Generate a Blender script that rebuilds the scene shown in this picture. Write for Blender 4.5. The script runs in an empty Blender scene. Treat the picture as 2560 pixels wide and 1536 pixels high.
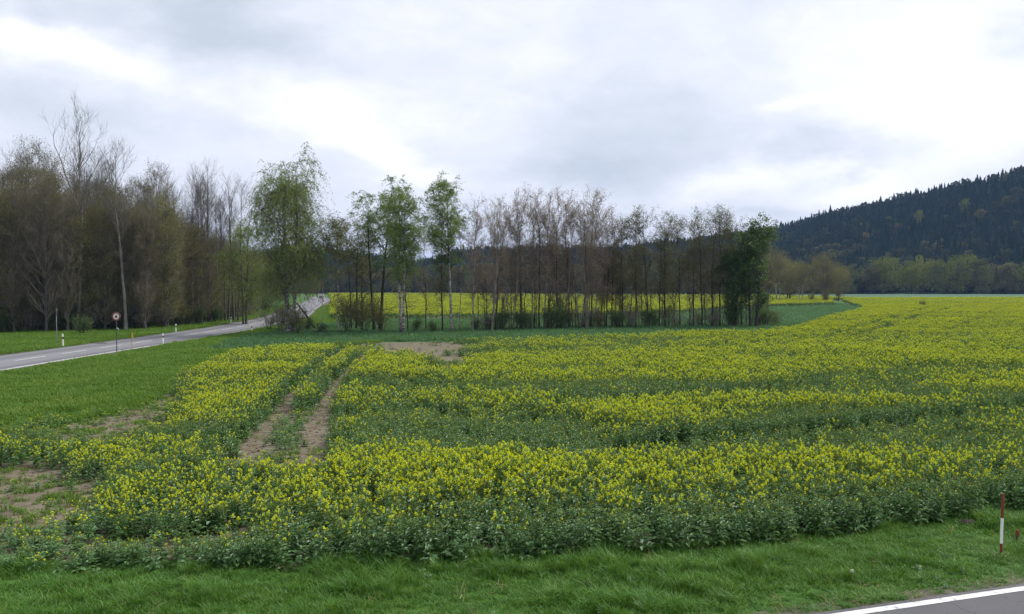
import bpy, math, random
import numpy as np
from mathutils import Vector, Matrix

random.seed(5)
RNG = np.random.default_rng(11)
S = bpy.context.scene
COL = S.collection
R = math.radians

# ------------------------------------------------------------------ camera
F = 2217.0                       # focal length of the photograph in its own pixels (2560 wide)
CAMZ = 5.2
PITCH = math.atan((768 - 714) / F)
cam_d = bpy.data.cameras.new('camera')
cam_d.sensor_width = 36.0
cam_d.lens = 36.0 * F / 2560.0
cam_d.clip_start, cam_d.clip_end = 0.1, 20000.0
cam = bpy.data.objects.new('camera', cam_d)
cam.location = (0, 0, CAMZ)
cam.rotation_euler = (math.pi / 2 - PITCH, 0, 0)
COL.objects.link(cam)
S.camera = cam

# ------------------------------------------------------------------ light
SUN_EL, SUN_AZ = R(48), R(58)    # azimuth from +Y towards +X
sd = bpy.data.lights.new('sun', 'SUN')
sd.energy = 2.2
sd.angle = R(20)
sd.color = (1.0, 0.96, 0.9)
sun = bpy.data.objects.new('sun', sd)
dv = Vector((math.sin(SUN_AZ) * math.cos(SUN_EL), math.cos(SUN_AZ) * math.cos(SUN_EL), math.sin(SUN_EL)))
sun.rotation_euler = dv.to_track_quat('Z', 'Y').to_euler()
COL.objects.link(sun)

S.view_settings.view_transform = 'Standard'
S.view_settings.look = 'None'
S.view_settings.exposure = 0.75
S.view_settings.gamma = 1.0
S.render.engine = 'CYCLES'
S.cycles.use_denoising = True
S.cycles.max_bounces = 6
S.cycles.diffuse_bounces = 3
S.cycles.transmission_bounces = 3
S.cycles.volume_bounces = 0
S.cycles.caustics_reflective = False
S.cycles.caustics_refractive = False


class NT:
    """small helper around a node tree"""
    def __init__(s, tree):
        s.t = tree
        s.n = tree.nodes
        s.l = tree.links

    def new(s, kind, **kw):
        n = s.n.new(kind)
        for k, v in kw.items():
            setattr(n, k, v)
        return n

    def put(s, sock, v):
        if isinstance(v, bpy.types.NodeSocket):
            s.l.new(v, sock)
        elif v is not None:
            sock.default_value = v

    def math(s, op, a, b=None, c=None, clamp=False):
        n = s.new('ShaderNodeMath', operation=op, use_clamp=clamp)
        s.put(n.inputs[0], a)
        if b is not None:
            s.put(n.inputs[1], b)
        if c is not None:
            s.put(n.inputs[2], c)
        return n.outputs[0]

    def noise(s, vec, scale, detail=4, rough=0.55, dist=0.0):
        n = s.new('ShaderNodeTexNoise')
        s.put(n.inputs['Vector'], vec)
        n.inputs['Scale'].default_value = scale
        n.inputs['Detail'].default_value = detail
        n.inputs['Roughness'].default_value = rough
        n.inputs['Distortion'].default_value = dist
        return n.outputs['Fac']

    def ramp(s, fac, stops, interp='LINEAR'):
        n = s.new('ShaderNodeValToRGB')
        s.put(n.inputs[0], fac)
        cr = n.color_ramp
        cr.interpolation = interp
        while len(cr.elements) < len(stops):
            cr.elements.new(0.5)
        for e, (p, c) in zip(cr.elements, stops):
            e.position = p
            e.color = (c[0], c[1], c[2], 1)
        return n.outputs[0]

    def mix(s, fac, a, b, mode='MIX'):
        n = s.new('ShaderNodeMix', data_type='RGBA', blend_type=mode)
        s.put(n.inputs[0], fac)
        s.put(n.inputs[6], a if isinstance(a, bpy.types.NodeSocket) else (*a, 1))
        s.put(n.inputs[7], b if isinstance(b, bpy.types.NodeSocket) else (*b, 1))
        return n.outputs[2]


# ------------------------------------------------------------------ sky
def build_world():
    w = bpy.data.worlds.new('World')
    S.world = w
    w.use_nodes = True
    w.node_tree.nodes.clear()
    t = NT(w.node_tree)
    out = t.new('ShaderNodeOutputWorld')
    bg = t.new('ShaderNodeBackground')
    bg.inputs['Strength'].default_value = 0.1
    sky = t.new('ShaderNodeTexSky', sky_type='NISHITA')
    sky.sun_disc = False
    sky.sun_elevation = SUN_EL
    sky.sun_rotation = SUN_AZ
    sky.dust_density = 2.0
    tc = t.new('ShaderNodeTexCoord')
    d = tc.outputs['Generated']
    # noise-warped direction so the cloud masses get ragged edges
    m = t.new('ShaderNodeMapping')
    m.inputs['Scale'].default_value = (1, 1, 2.2)
    t.put(m.inputs[0], d)
    wn = t.new('ShaderNodeTexNoise')
    t.put(wn.inputs['Vector'], m.outputs[0])
    wn.inputs['Scale'].default_value = 5.5
    wn.inputs['Detail'].default_value = 6
    wn.inputs['Roughness'].default_value = 0.58
    sx = t.new('ShaderNodeSeparateXYZ')
    t.put(sx.inputs[0], d)
    wx = t.new('ShaderNodeSeparateColor')
    t.put(wx.inputs[0], wn.outputs['Color'])
    az = t.math('ARCTAN2', sx.outputs[0], sx.outputs[1])
    el = t.math('ARCSINE', sx.outputs[2])
    az = t.math('ADD', az, t.math('MULTIPLY', t.math('SUBTRACT', wx.outputs[0], 0.5), 0.22))
    el = t.math('ADD', el, t.math('MULTIPLY', t.math('SUBTRACT', wx.outputs[1], 0.5), 0.11))
    base = t.math('ADD', 0.42, t.math('MULTIPLY', t.math('SUBTRACT', t.noise(m.outputs[0], 3.6, 8, 0.62), 0.5), 0.9))
    base = t.math('ADD', base, t.math('MULTIPLY', t.math('SUBTRACT', t.noise(m.outputs[0], 13.0, 6, 0.6, 0.6), 0.5), 0.32))
    # cloud masses: photo-frame bearing, size (in hundredths of a radian) and strength
    masses = [(560, 70, 300, 95, -0.50), (120, 30, 140, 60, -0.18), (90, 100, 120, 45, 0.55), (330, 190, 230, 60, 0.42),
              (850, 300, 190, 75, 0.60), (1010, 400, 70, 55, 0.50), (140, 300, 200, 70, -0.20), (640, 60, 260, 50, -0.1),
              (1560, 330, 330, 115, -0.34), (1400, 440, 240, 40, -0.32), (2080, 385, 240, 22, -0.30), (1300, 150, 300, 90, 0.10),
              (2330, 200, 330, 150, 0.30), (2440, 330, 200, 60, 0.36), (1790, 440, 110, 32, 0.40), (2030, 280, 130, 22, 0.28),
              (2540, 90, 70, 40, -0.35), (1900, 470, 200, 26, 0.12), (1850, 520, 150, 14, -0.18), (480, 400, 120, 60, 0.05),
              (2150, 450, 150, 35, 0.42), (850, 395, 130, 25, -0.2)]
    for x, y, sxx, syy, amp in masses:
        a0 = math.atan((x - 1280) / F)
        e0 = math.atan((714 - y) / F * math.cos(a0))
        u = t.math('DIVIDE', t.math('SUBTRACT', az, a0), sxx / F * 0.85)
        v = t.math('DIVIDE', t.math('SUBTRACT', el, e0), syy / F)
        r2 = t.math('ADD', t.math('MULTIPLY', u, u), t.math('MULTIPLY', v, v))
        g = t.math('EXPONENT', t.math('MULTIPLY', r2, -0.8))
        base = t.math('ADD', base, t.math('MULTIPLY', g, amp * 0.9))
    col = t.ramp(base, [(0.0, (0.52, 0.57, 0.645)), (0.25, (0.65, 0.69, 0.765)), (0.5, (0.80, 0.815, 0.905)),
                        (0.75, (0.95, 0.955, 1.0)), (1.0, (1.0, 1.0, 1.0))])
    sc = t.new('ShaderNodeVectorMath', operation='SCALE')
    t.put(sc.inputs[0], col)
    sc.inputs['Scale'].default_value = 7.5
    mx = t.mix(0.94, sky.outputs[0], sc.outputs[0])
    t.put(bg.inputs['Color'], mx)
    t.l.new(bg.outputs[0], out.inputs[0])


build_world()


# ------------------------------------------------------------------ materials
def new_mat(name):
    m = bpy.data.materials.new(name)
    m.use_nodes = True
    m.node_tree.nodes.clear()
    t = NT(m.node_tree)
    out = t.new('ShaderNodeOutputMaterial')
    return m, t, out


GAIN = {'rape_leaf': (2.0, 1.95, 1.45), 'rape_stem': (1.3, 1.3, 1.1), 'grass_blade': (1.2, 1.18, 0.85), 'meadow_blade': (1.45, 1.2, 1.1), 'wheat_blade': (1.15, 1.15, 1.05),
        'birch_leaf': (1.55, 1.4, 1.4), 'green_birch_leaf': (2.0, 1.5, 1.35), 'olive_leaf': (1.95, 1.9, 1.6), 'bronze_leaf': (1.75, 1.85, 1.85), 'maple_leaf': (1.4, 1.15, 1.2), 'bud_leaf': (1.2, 1.2, 1.1), 'shrub_leaf': (1.1, 1.1, 1.0),
        'brown_shrub_leaf': (1.6, 1.6, 1.3), 'far_leaf': (1.5, 1.6, 1.35), 'far_yellow_green_leaf': (1.6, 1.65, 1.5), 'far_brown_leaf': (1.5, 1.5, 1.45), 'rape_flower': (1.03, 1.2, 1.4), 'conifer_needle': (1.1, 1.25, 1.3), 'hill_leaf': (1.2, 1.25, 1.1)}


def leaf_mat(name, stops, trans=0.35, gloss=0.05, vary=0.35, patch=0.0, patch_scale=0.1):
    """foliage: colour picked from stops by the leaf's own tone, the plant's random and an optional world patch noise"""
    m, t, out = new_mat(name)
    gn = GAIN.get(name, (1, 1, 1))
    stops = [(p, tuple(c_ * g_ for c_, g_ in zip(c, gn))) for p, c in stops]
    at = t.new('ShaderNodeAttribute', attribute_name='tone')
    oi = t.new('ShaderNodeObjectInfo')
    f = t.math('ADD', t.math('MULTIPLY', at.outputs['Fac'], 1 - vary), t.math('MULTIPLY', oi.outputs['Random'], vary))
    if patch:
        geo = t.new('ShaderNodeNewGeometry')
        nz = t.noise(geo.outputs['Position'], patch_scale, 3, 0.6)
        f = t.math('ADD', f, t.math('MULTIPLY', t.math('SUBTRACT', nz, 0.5), patch), clamp=True)
    c = t.ramp(f, stops)
    di = t.new('ShaderNodeBsdfDiffuse')
    t.put(di.inputs['Color'], c)
    tr = t.new('ShaderNodeBsdfTranslucent')
    t.put(tr.inputs['Color'], t.mix(0.35, c, (0.25, 0.35, 0.02)) if trans > 0.2 else c)
    mx = t.new('ShaderNodeMixShader')
    mx.inputs[0].default_value = trans
    t.l.new(di.outputs[0], mx.inputs[1])
    t.l.new(tr.outputs[0], mx.inputs[2])
    last = mx.outputs[0]
    if gloss:
        gl = t.new('ShaderNodeBsdfGlossy')
        gl.inputs['Roughness'].default_value = 0.5
        gl.inputs['Color'].default_value = (0.8, 0.85, 0.9, 1)
        m2 = t.new('ShaderNodeMixShader')
        m2.inputs[0].default_value = gloss
        t.l.new(last, m2.inputs[1])
        t.l.new(gl.outputs[0], m2.inputs[2])
        last = m2.outputs[0]
    t.l.new(last, out.inputs[0])
    return m


def rough_mat(name, stops, scale=3.0, rough=0.9, bump=0.0, coord='Object', detail=6, stretch=None, spec=0.2):
    m, t, out = new_mat(name)
    b = t.new('ShaderNodeBsdfPrincipled')
    b.inputs['Roughness'].default_value = rough
    b.inputs['Specular IOR Level'].default_value = spec
    tc = t.new('ShaderNodeTexCoord')
    v = tc.outputs[coord] if coord != 'World' else t.new('ShaderNodeNewGeometry').outputs['Position']
    if stretch:
        mp = t.new('ShaderNodeMapping')
        mp.inputs['Scale'].default_value = stretch
        t.put(mp.inputs[0], v)
        v = mp.outputs[0]
    nz = t.noise(v, scale, detail, 0.62)
    t.put(b.inputs['Base Color'], t.ramp(nz, stops))
    if bump:
        bp = t.new('ShaderNodeBump')
        bp.inputs['Strength'].default_value = bump
        bp.inputs['Distance'].default_value = 0.05
        t.put(bp.inputs['Height'], nz)
        t.l.new(bp.outputs[0], b.inputs['Normal'])
    t.l.new(b.outputs[0], out.inputs[0])
    return m


def birch_bark():
    m, t, out = new_mat('birch_bark')
    b = t.new('ShaderNodeBsdfPrincipled')
    b.inputs['Roughness'].default_value = 0.8
    tc = t.new('ShaderNodeTexCoord')
    mp = t.new('ShaderNodeMapping')
    mp.inputs['Scale'].default_value = (1.2, 1.2, 2.6)
    t.put(mp.inputs[0], tc.outputs['Object'])
    n1 = t.noise(mp.outputs[0], 1.6, 5, 0.65)
    sp = t.new('ShaderNodeSeparateXYZ')
    t.put(sp.inputs[0], tc.outputs['Object'])
    low = t.math('MULTIPLY', t.math('SUBTRACT', 1.0, t.math('DIVIDE', sp.outputs[2], 1.6), clamp=True), 0.10)
    high = t.math('MULTIPLY', t.math('DIVIDE', t.math('SUBTRACT', sp.outputs[2], 7.0), 5.0, clamp=True), 0.14)
    f = t.math('SUBTRACT', t.math('SUBTRACT', n1, low), high)
    t.put(b.inputs['Base Color'], t.ramp(f, [(0.34, (0.03, 0.028, 0.025)), (0.46, (0.14, 0.13, 0.115)), (0.56, (0.32, 0.305, 0.275)), (0.75, (0.46, 0.44, 0.40))]))
    t.l.new(b.outputs[0], out.inputs[0])
    return m


def plain(name, col, rough=0.5, spec=0.3, vary=0.12, scale=8.0):
    a = tuple(c * (1 - vary) for c in col)
    b = tuple(min(1, c * (1 + vary)) for c in col)
    return rough_mat(name, [(0.3, a), (0.7, b)], scale, rough, 0, 'Object', 4, None, spec)


M = {}
M['rape_leaf'] = leaf_mat('rape_leaf', [(0, (0.028, 0.070, 0.026)), (0.5, (0.052, 0.118, 0.040)), (0.85, (0.080, 0.155, 0.055)), (1, (0.13, 0.19, 0.10))], 0.28, 0.06, 0.3)
M['rape_stem'] = leaf_mat('rape_stem', [(0, (0.045, 0.085, 0.03)), (1, (0.10, 0.17, 0.06))], 0.1, 0.03, 0.4)
M['rape_flower'] = leaf_mat('rape_flower', [(0, (0.50, 0.44, 0.015)), (0.5, (0.66, 0.60, 0.022)), (1, (0.78, 0.73, 0.05))], 0.25, 0.0, 0.3)
M['rape_bud'] = leaf_mat('rape_bud', [(0, (0.16, 0.19, 0.03)), (1, (0.30, 0.32, 0.04))], 0.2, 0.0, 0.3)
M['grass'] = leaf_mat('grass_blade', [(0, (0.034, 0.100, 0.012)), (0.45, (0.058, 0.165, 0.018)), (0.8, (0.090, 0.200, 0.026)), (1, (0.16, 0.21, 0.06))], 0.3, 0.03, 0.4, 0.5, 0.7)
M['meadow'] = leaf_mat('meadow_blade', [(0, (0.045, 0.125, 0.015)), (0.5, (0.075, 0.180, 0.020)), (0.9, (0.105, 0.205, 0.028)), (1, (0.16, 0.19, 0.05))], 0.3, 0.02, 0.4, 0.95, 0.22)
M['wheat'] = leaf_mat('wheat_blade', [(0, (0.036, 0.110, 0.042)), (0.5, (0.056, 0.150, 0.058)), (1, (0.085, 0.18, 0.068))], 0.3, 0.03, 0.5, 0.4, 0.1)
M['flower_weed'] = M['rape_flower']
M['bark_dark'] = rough_mat('dark_bark', [(0.3, (0.022, 0.018, 0.014)), (0.6, (0.055, 0.047, 0.038)), (0.8, (0.10, 0.09, 0.075))], 2.5, 0.95, 0.3, 'Object', 6, (3, 3, 0.6))
M['bark_grey'] = rough_mat('grey_bark', [(0.3, (0.05, 0.046, 0.04)), (0.6, (0.105, 0.098, 0.085)), (0.8, (0.18, 0.17, 0.15))], 2.5, 0.95, 0.3, 'Object', 6, (3, 3, 0.6))
M['bark_pale'] = rough_mat('pale_bark', [(0.3, (0.10, 0.095, 0.08)), (0.55, (0.23, 0.215, 0.18)), (0.8, (0.34, 0.32, 0.28))], 1.6, 0.9, 0.2, 'Object', 6, (2, 2, 0.8))
M['bark_birch'] = birch_bark()
M['twig_dark'] = rough_mat('dark_twig', [(0.3, (0.065, 0.056, 0.044)), (0.7, (0.125, 0.110, 0.088))], 1.0, 0.95)
M['twig_forest'] = rough_mat('forest_twig', [(0.3, (0.10, 0.088, 0.066)), (0.7, (0.19, 0.17, 0.13))], 1.0, 0.95)
M['twig_brown'] = rough_mat('brown_twig', [(0.3, (0.13, 0.106, 0.088)), (0.7, (0.24, 0.20, 0.17))], 1.0, 0.95)
M['twig_grey'] = rough_mat('grey_twig', [(0.3, (0.12, 0.108, 0.094)), (0.7, (0.22, 0.20, 0.18))], 1.0, 0.95)
M['leaf_birch'] = leaf_mat('birch_leaf', [(0, (0.075, 0.115, 0.022)), (0.5, (0.125, 0.180, 0.035)), (1, (0.18, 0.23, 0.06))], 0.4, 0.03, 0.15, 0.4, 0.5)
M['leaf_birch_green'] = leaf_mat('green_birch_leaf', [(0, (0.050, 0.110, 0.022)), (0.5, (0.085, 0.170, 0.036)), (1, (0.13, 0.215, 0.055))], 0.4, 0.03, 0.15, 0.4, 0.5)
M['leaf_olive'] = leaf_mat('olive_leaf', [(0, (0.050, 0.044, 0.024)), (0.35, (0.085, 0.076, 0.032)), (0.6, (0.115, 0.118, 0.038)), (1, (0.19, 0.19, 0.06))], 0.3, 0.0, 0.7, 0.5, 0.16)
M['leaf_bronze'] = leaf_mat('bronze_leaf', [(0, (0.12, 0.080, 0.055)), (0.5, (0.20, 0.135, 0.095)), (1, (0.30, 0.22, 0.17))], 0.3, 0.0, 0.35)
M['leaf_red'] = leaf_mat('red_leaf', [(0, (0.10, 0.045, 0.025)), (0.5, (0.17, 0.080, 0.045)), (1, (0.24, 0.13, 0.08))], 0.3, 0.0, 0.3)
M['leaf_bud'] = leaf_mat('bud_leaf', [(0, (0.090, 0.085, 0.036)), (0.5, (0.145, 0.138, 0.055)), (1, (0.20, 0.19, 0.08))], 0.3, 0.0, 0.3)
M['leaf_maple'] = leaf_mat('maple_leaf', [(0, (0.020, 0.055, 0.011)), (0.5, (0.040, 0.100, 0.018)), (1, (0.075, 0.15, 0.028))], 0.3, 0.05, 0.05, 0.3, 0.5)
M['leaf_shrub'] = leaf_mat('shrub_leaf', [(0, (0.030, 0.070, 0.018)), (0.5, (0.055, 0.105, 0.026)), (1, (0.095, 0.14, 0.035))], 0.3, 0.02, 0.5)
M['leaf_shrub_brown'] = leaf_mat('brown_shrub_leaf', [(0, (0.038, 0.034, 0.016)), (0.5, (0.070, 0.066, 0.024)), (1, (0.13, 0.125, 0.03))], 0.3, 0.02, 0.4)
M['conifer'] = leaf_mat('conifer_needle', [(0, (0.014, 0.027, 0.020)), (0.6, (0.025, 0.045, 0.032)), (1, (0.045, 0.068, 0.044))], 0.05, 0.0, 0.7, 0.4, 0.012)
M['far_leaf'] = leaf_mat('far_leaf', [(0, (0.035, 0.050, 0.024)), (0.45, (0.065, 0.075, 0.038)), (0.75, (0.095, 0.085, 0.055)), (1, (0.13, 0.15, 0.05))], 0.25, 0.0, 0.75, 0.4, 0.012)
M['hill_leaf'] = leaf_mat('hill_leaf', [(0, (0.024, 0.038, 0.026)), (0.5, (0.044, 0.062, 0.042)), (0.85, (0.075, 0.085, 0.055)), (1, (0.11, 0.10, 0.075))], 0.2, 0.0, 0.75, 0.4, 0.012)
M['far_yellow'] = leaf_mat('far_yellow_green_leaf', [(0, (0.065, 0.07, 0.018)), (0.5, (0.105, 0.108, 0.028)), (1, (0.16, 0.16, 0.045))], 0.3, 0.0, 0.4)
M['far_brown'] = leaf_mat('far_brown_leaf', [(0, (0.050, 0.043, 0.026)), (0.5, (0.085, 0.073, 0.044)), (1, (0.13, 0.115, 0.07))], 0.3, 0.0, 0.5)
M['soil'] = rough_mat('field_soil', [(0.30, (0.07, 0.052, 0.030)), (0.44, (0.120, 0.100, 0.066)), (0.56, (0.175, 0.150, 0.108)), (0.63, (0.085, 0.100, 0.045)), (0.72, (0.155, 0.132, 0.092))], 1.6, 1.0, 0.8, 'World', 9)
M['ground'] = rough_mat('ground_grass', [(0.3, (0.034, 0.085, 0.016)), (0.5, (0.055, 0.13, 0.02)), (0.7, (0.08, 0.15, 0.03))], 0.35, 1.0, 0.5, 'World', 9)
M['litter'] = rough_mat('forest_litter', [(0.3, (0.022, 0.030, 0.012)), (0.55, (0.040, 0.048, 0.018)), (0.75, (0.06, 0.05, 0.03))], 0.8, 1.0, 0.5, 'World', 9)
M['wheat_ground'] = rough_mat('wheat_ground', [(0.3, (0.034, 0.088, 0.040)), (0.5, (0.048, 0.112, 0.052)), (0.7, (0.066, 0.135, 0.06))], 0.09, 1.0, 0.3, 'World', 9)
M['far_crop'] = rough_mat('far_crop', [(0.3, (0.055, 0.115, 0.060)), (0.7, (0.085, 0.145, 0.085))], 0.02, 1.0, 0.0, 'World', 6)
M['gravel'] = rough_mat('gravel', [(0.3, (0.06, 0.055, 0.04)), (0.5, (0.11, 0.10, 0.075)), (0.7, (0.165, 0.15, 0.12))], 9.0, 1.0, 0.6, 'World', 8)
M['straw'] = leaf_mat('dry_straw', [(0, (0.22, 0.17, 0.08)), (1, (0.42, 0.36, 0.2))], 0.2, 0.0, 0.3)
M['clod'] = rough_mat('soil_clod', [(0.3, (0.06, 0.045, 0.03)), (0.7, (0.19, 0.15, 0.10))], 12.0, 1.0, 0.5)
M['hill'] = rough_mat('hill_ground', [(0.3, (0.015, 0.022, 0.014)), (0.7, (0.03, 0.035, 0.022))], 0.02, 1.0, 0.0, 'World', 6)
M['paint'] = rough_mat('road_paint', [(0.30, (0.28, 0.28, 0.275)), (0.42, (0.56, 0.56, 0.55)), (0.6, (0.66, 0.66, 0.645)), (0.75, (0.70, 0.70, 0.685))], 9.0, 0.7, 0, 'World', 8)
M['white'] = plain('white_plastic', (0.78, 0.80, 0.72), 0.5)
M['black'] = plain('black_plastic', (0.012, 0.012, 0.013), 0.5)
M['steel'] = plain('galvanised_steel', (0.17, 0.17, 0.18), 0.55)
M['steel_dark'] = plain('dark_steel', (0.032, 0.033, 0.038), 0.6)
M['red_sign'] = plain('red_sign_film', (0.20, 0.035, 0.028), 0.5)
M['white_sign'] = plain('white_sign_film', (0.62, 0.56, 0.54), 0.5)
M['symbol'] = plain('dark_symbol', (0.06, 0.035, 0.03), 0.5)
M['yellow'] = plain('yellow_plastic', (0.52, 0.33, 0.02), 0.5)
M['orange_red'] = rough_mat('worn_red_paint', [(0.3, (0.12, 0.035, 0.018)), (0.7, (0.22, 0.062, 0.03))], 14.0, 0.7)
M['stake_white'] = plain('white_paint', (0.76, 0.77, 0.75), 0.6)
M['concrete'] = rough_mat('concrete', [(0.3, (0.13, 0.12, 0.10)), (0.7, (0.22, 0.21, 0.18))], 3.0, 0.9, 0.3)
M['truck_white'] = plain('white_vehicle_paint', (0.42, 0.41, 0.39), 0.35)
M['glass'] = plain('dark_glass', (0.02, 0.025, 0.03), 0.1, 0.5)
M['rubber'] = plain('rubber', (0.02, 0.02, 0.02), 0.8)
M['reflector'] = plain('amber_reflector', (0.55, 0.30, 0.06), 0.2)
M['fluff'] = leaf_mat('seed_fluff', [(0, (0.7, 0.7, 0.68)), (1, (0.85, 0.85, 0.83))], 0.4, 0.0, 0.2)


def asphalt(name, c0, c1, c2):
    m, t, out = new_mat(name)
    b = t.new('ShaderNodeBsdfPrincipled')
    b.inputs['Roughness'].default_value = 0.8
    b.inputs['Specular IOR Level'].default_value = 0.3
    g = t.new('ShaderNodeNewGeometry').outputs['Position']
    n1 = t.noise(g, 60.0, 3, 0.8)
    n2 = t.noise(g, 0.5, 6, 0.6)
    c = t.ramp(n1, [(0.3, c0), (0.5, c1), (0.72, c2)])
    c = t.mix(1.0, c, t.ramp(n2, [(0.3, (0.82, 0.82, 0.84)), (0.7, (1.1, 1.1, 1.08))]), 'MULTIPLY')
    vo = t.new('ShaderNodeTexVoronoi', feature='DISTANCE_TO_EDGE')
    wv = t.new('ShaderNodeVectorMath', operation='ADD')
    nn = t.new('ShaderNodeTexNoise')
    t.put(nn.inputs['Vector'], g)
    nn.inputs['Scale'].default_value = 1.5
    nn.inputs['Detail'].default_value = 5
    t.put(wv.inputs[0], g)
    t.put(wv.inputs[1], nn.outputs['Color'])
    t.put(vo.inputs['Vector'], wv.outputs[0])
    vo.inputs['Scale'].default_value = 0.45
    crack = t.math('MULTIPLY', t.math('LESS_THAN', vo.outputs['Distance'], 0.006), t.math('GREATER_THAN', n2, 0.5))
    c = t.mix(t.math('MULTIPLY', crack, 0.6), c, (0.04, 0.04, 0.042))
    t.put(b.inputs['Base Color'], c)
    bp = t.new('ShaderNodeBump')
    bp.inputs['Strength'].default_value = 0.4
    bp.inputs['Distance'].default_value = 0.01
    t.put(bp.inputs['Height'], n1)
    t.l.new(bp.outputs[0], b.inputs['Normal'])
    t.l.new(b.outputs[0], out.inputs[0])
    return m


M['asphalt'] = asphalt('asphalt', (0.055, 0.055, 0.058), (0.092, 0.092, 0.097), (0.145, 0.145, 0.15))


def lane_mat():
    """old country road: worn wheel tracks between paler strips (world X position across the straight part)"""
    m, t, out = new_mat('worn_asphalt')
    b = t.new('ShaderNodeBsdfPrincipled')
    b.inputs['Roughness'].default_value = 0.75
    uv = t.new('ShaderNodeAttribute', attribute_name='across')
    g = t.new('ShaderNodeNewGeometry').outputs['Position']
    n = t.noise(g, 0.6, 6, 0.65)
    f = t.math('ADD', uv.outputs['Fac'], t.math('MULTIPLY', t.math('SUBTRACT', n, 0.5), 0.06))
    c = t.ramp(f, [(0.0, (0.115, 0.115, 0.12)), (0.13, (0.165, 0.165, 0.173)), (0.26, (0.10, 0.10, 0.108)), (0.36, (0.17, 0.17, 0.18)),
                   (0.5, (0.19, 0.19, 0.198)), (0.62, (0.16, 0.16, 0.17)), (0.72, (0.175, 0.175, 0.185)), (0.86, (0.095, 0.095, 0.105)), (0.93, (0.17, 0.165, 0.16)), (1.0, (0.18, 0.17, 0.16))])
    t.put(b.inputs['Base Color'], c)
    t.l.new(b.outputs[0], out.inputs[0])
    return m


M['lane'] = lane_mat()


# ------------------------------------------------------------------ helpers
def ray_at(px, py, z=0.0):
    """ground position seen at a photograph pixel"""
    c, s = (px - 1280) / F, (768 - py) / F
    cp, sp = math.cos(PITCH), math.sin(PITCH)
    d = (c, cp + s * sp, -sp + s * cp)
    k = (z - CAMZ) / d[2]
    return (d[0] * k, d[1] * k)


def AT(pts, z=0.0):
    return np.array([ray_at(x, y, z) for x, y in pts])


def xy(px, dist):
    """point at a given forward distance on the bearing of a photograph column"""
    return ((px - 1280) / F * dist, dist)


def tag(o, label=None, cat=None, group=None, kind=None):
    if label:
        o['label'] = label
    if cat:
        o['category'] = cat
    if group:
        o['group'] = group
    if kind:
        o['kind'] = kind
    return o


def link(o, parent=None):
    COL.objects.link(o)
    if parent:
        o.parent = parent
    return o


def empty(name, loc=(0, 0, 0), rz=0.0):
    o = bpy.data.objects.new(name, None)
    o.empty_display_size = 0.3
    o.location = loc
    o.rotation_euler = (0, 0, rz)
    COL.objects.link(o)
    return o


class MB:
    """collects verts / faces / material slots / tones and turns them into one mesh"""
    def __init__(s):
        s.v, s.f, s.m, s.t, s.n = [], [], [], [], 0

    def add(s, verts, faces, mat=0, tone=None):
        verts = np.asarray(verts, float).reshape(-1, 3)
        faces = np.asarray(faces, int)
        s.v.append(verts)
        s.f.append(faces + s.n)
        s.m.append(np.full(len(faces), mat))
        s.t.append(np.full(len(verts), 0.5) if tone is None else np.broadcast_to(np.asarray(tone, float), (len(verts),)))
        s.n += len(verts)
        return s

    def box(s, c, size, mat=0, rz=0.0):
        x, y, z = np.array(size) / 2
        v = np.array([[-x, -y, -z], [x, -y, -z], [x, y, -z], [-x, y, -z], [-x, -y, z], [x, -y, z], [x, y, z], [-x, y, z]])
        cr, sr = math.cos(rz), math.sin(rz)
        v = v @ np.array([[cr, sr, 0], [-sr, cr, 0], [0, 0, 1]]) + np.array(c)
        return s.add(v, [[0, 3, 2, 1], [4, 5, 6, 7], [0, 1, 5, 4], [1, 2, 6, 5], [2, 3, 7, 6], [3, 0, 4, 7]], mat)

    def lathe(s, prof, mat=0, n=12, c=(0, 0, 0), sx=1.0, sy=1.0, axis='Z'):
        """prof: (radius, height) pairs"""
        a = np.linspace(0, 2 * math.pi, n, endpoint=False)
        rows = []
        for r, h in prof:
            if axis == 'Z':
                rows.append(np.stack([np.cos(a) * r * sx, np.sin(a) * r * sy, np.full(n, h)], 1))
            else:
                rows.append(np.stack([np.cos(a) * r * sx, np.full(n, h), np.sin(a) * r * sy], 1))
        v = np.concatenate(rows) + np.array(c)
        f = []
        for k in range(len(prof) - 1):
            for i in range(n):
                j = (i + 1) % n
                f.append([k * n + i, k * n + j, k * n + n + j, k * n + n + i])
        s.add(v, f, mat)
        return s

    def build(s, name, mats, parent=None, smooth=False, linked=True):
        me = bpy.data.meshes.new(name)
        V = np.concatenate(s.v)
        Fs = []
        for f in s.f:
            Fs.extend(f.tolist())
        me.from_pydata(V.tolist(), [], Fs)
        for m in mats:
            me.materials.append(m)
        me.polygons.foreach_set('material_index', np.concatenate(s.m).astype(np.int32))
        if smooth:
            me.polygons.foreach_set('use_smooth', np.ones(len(me.polygons), bool))
        at = me.attributes.new('tone', 'FLOAT', 'POINT')
        at.data.foreach_set('value', np.concatenate(s.t).astype(np.float32))
        me.update()
        o = bpy.data.objects.new(name, me)
        if linked:
            link(o, parent)
        return o


def rand_unit(n, rng):
    v = rng.normal(size=(n, 3))
    return v / np.linalg.norm(v, axis=1, keepdims=True)


def norm(v):
    return v / np.maximum(np.linalg.norm(v, axis=-1, keepdims=True), 1e-9)


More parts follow.
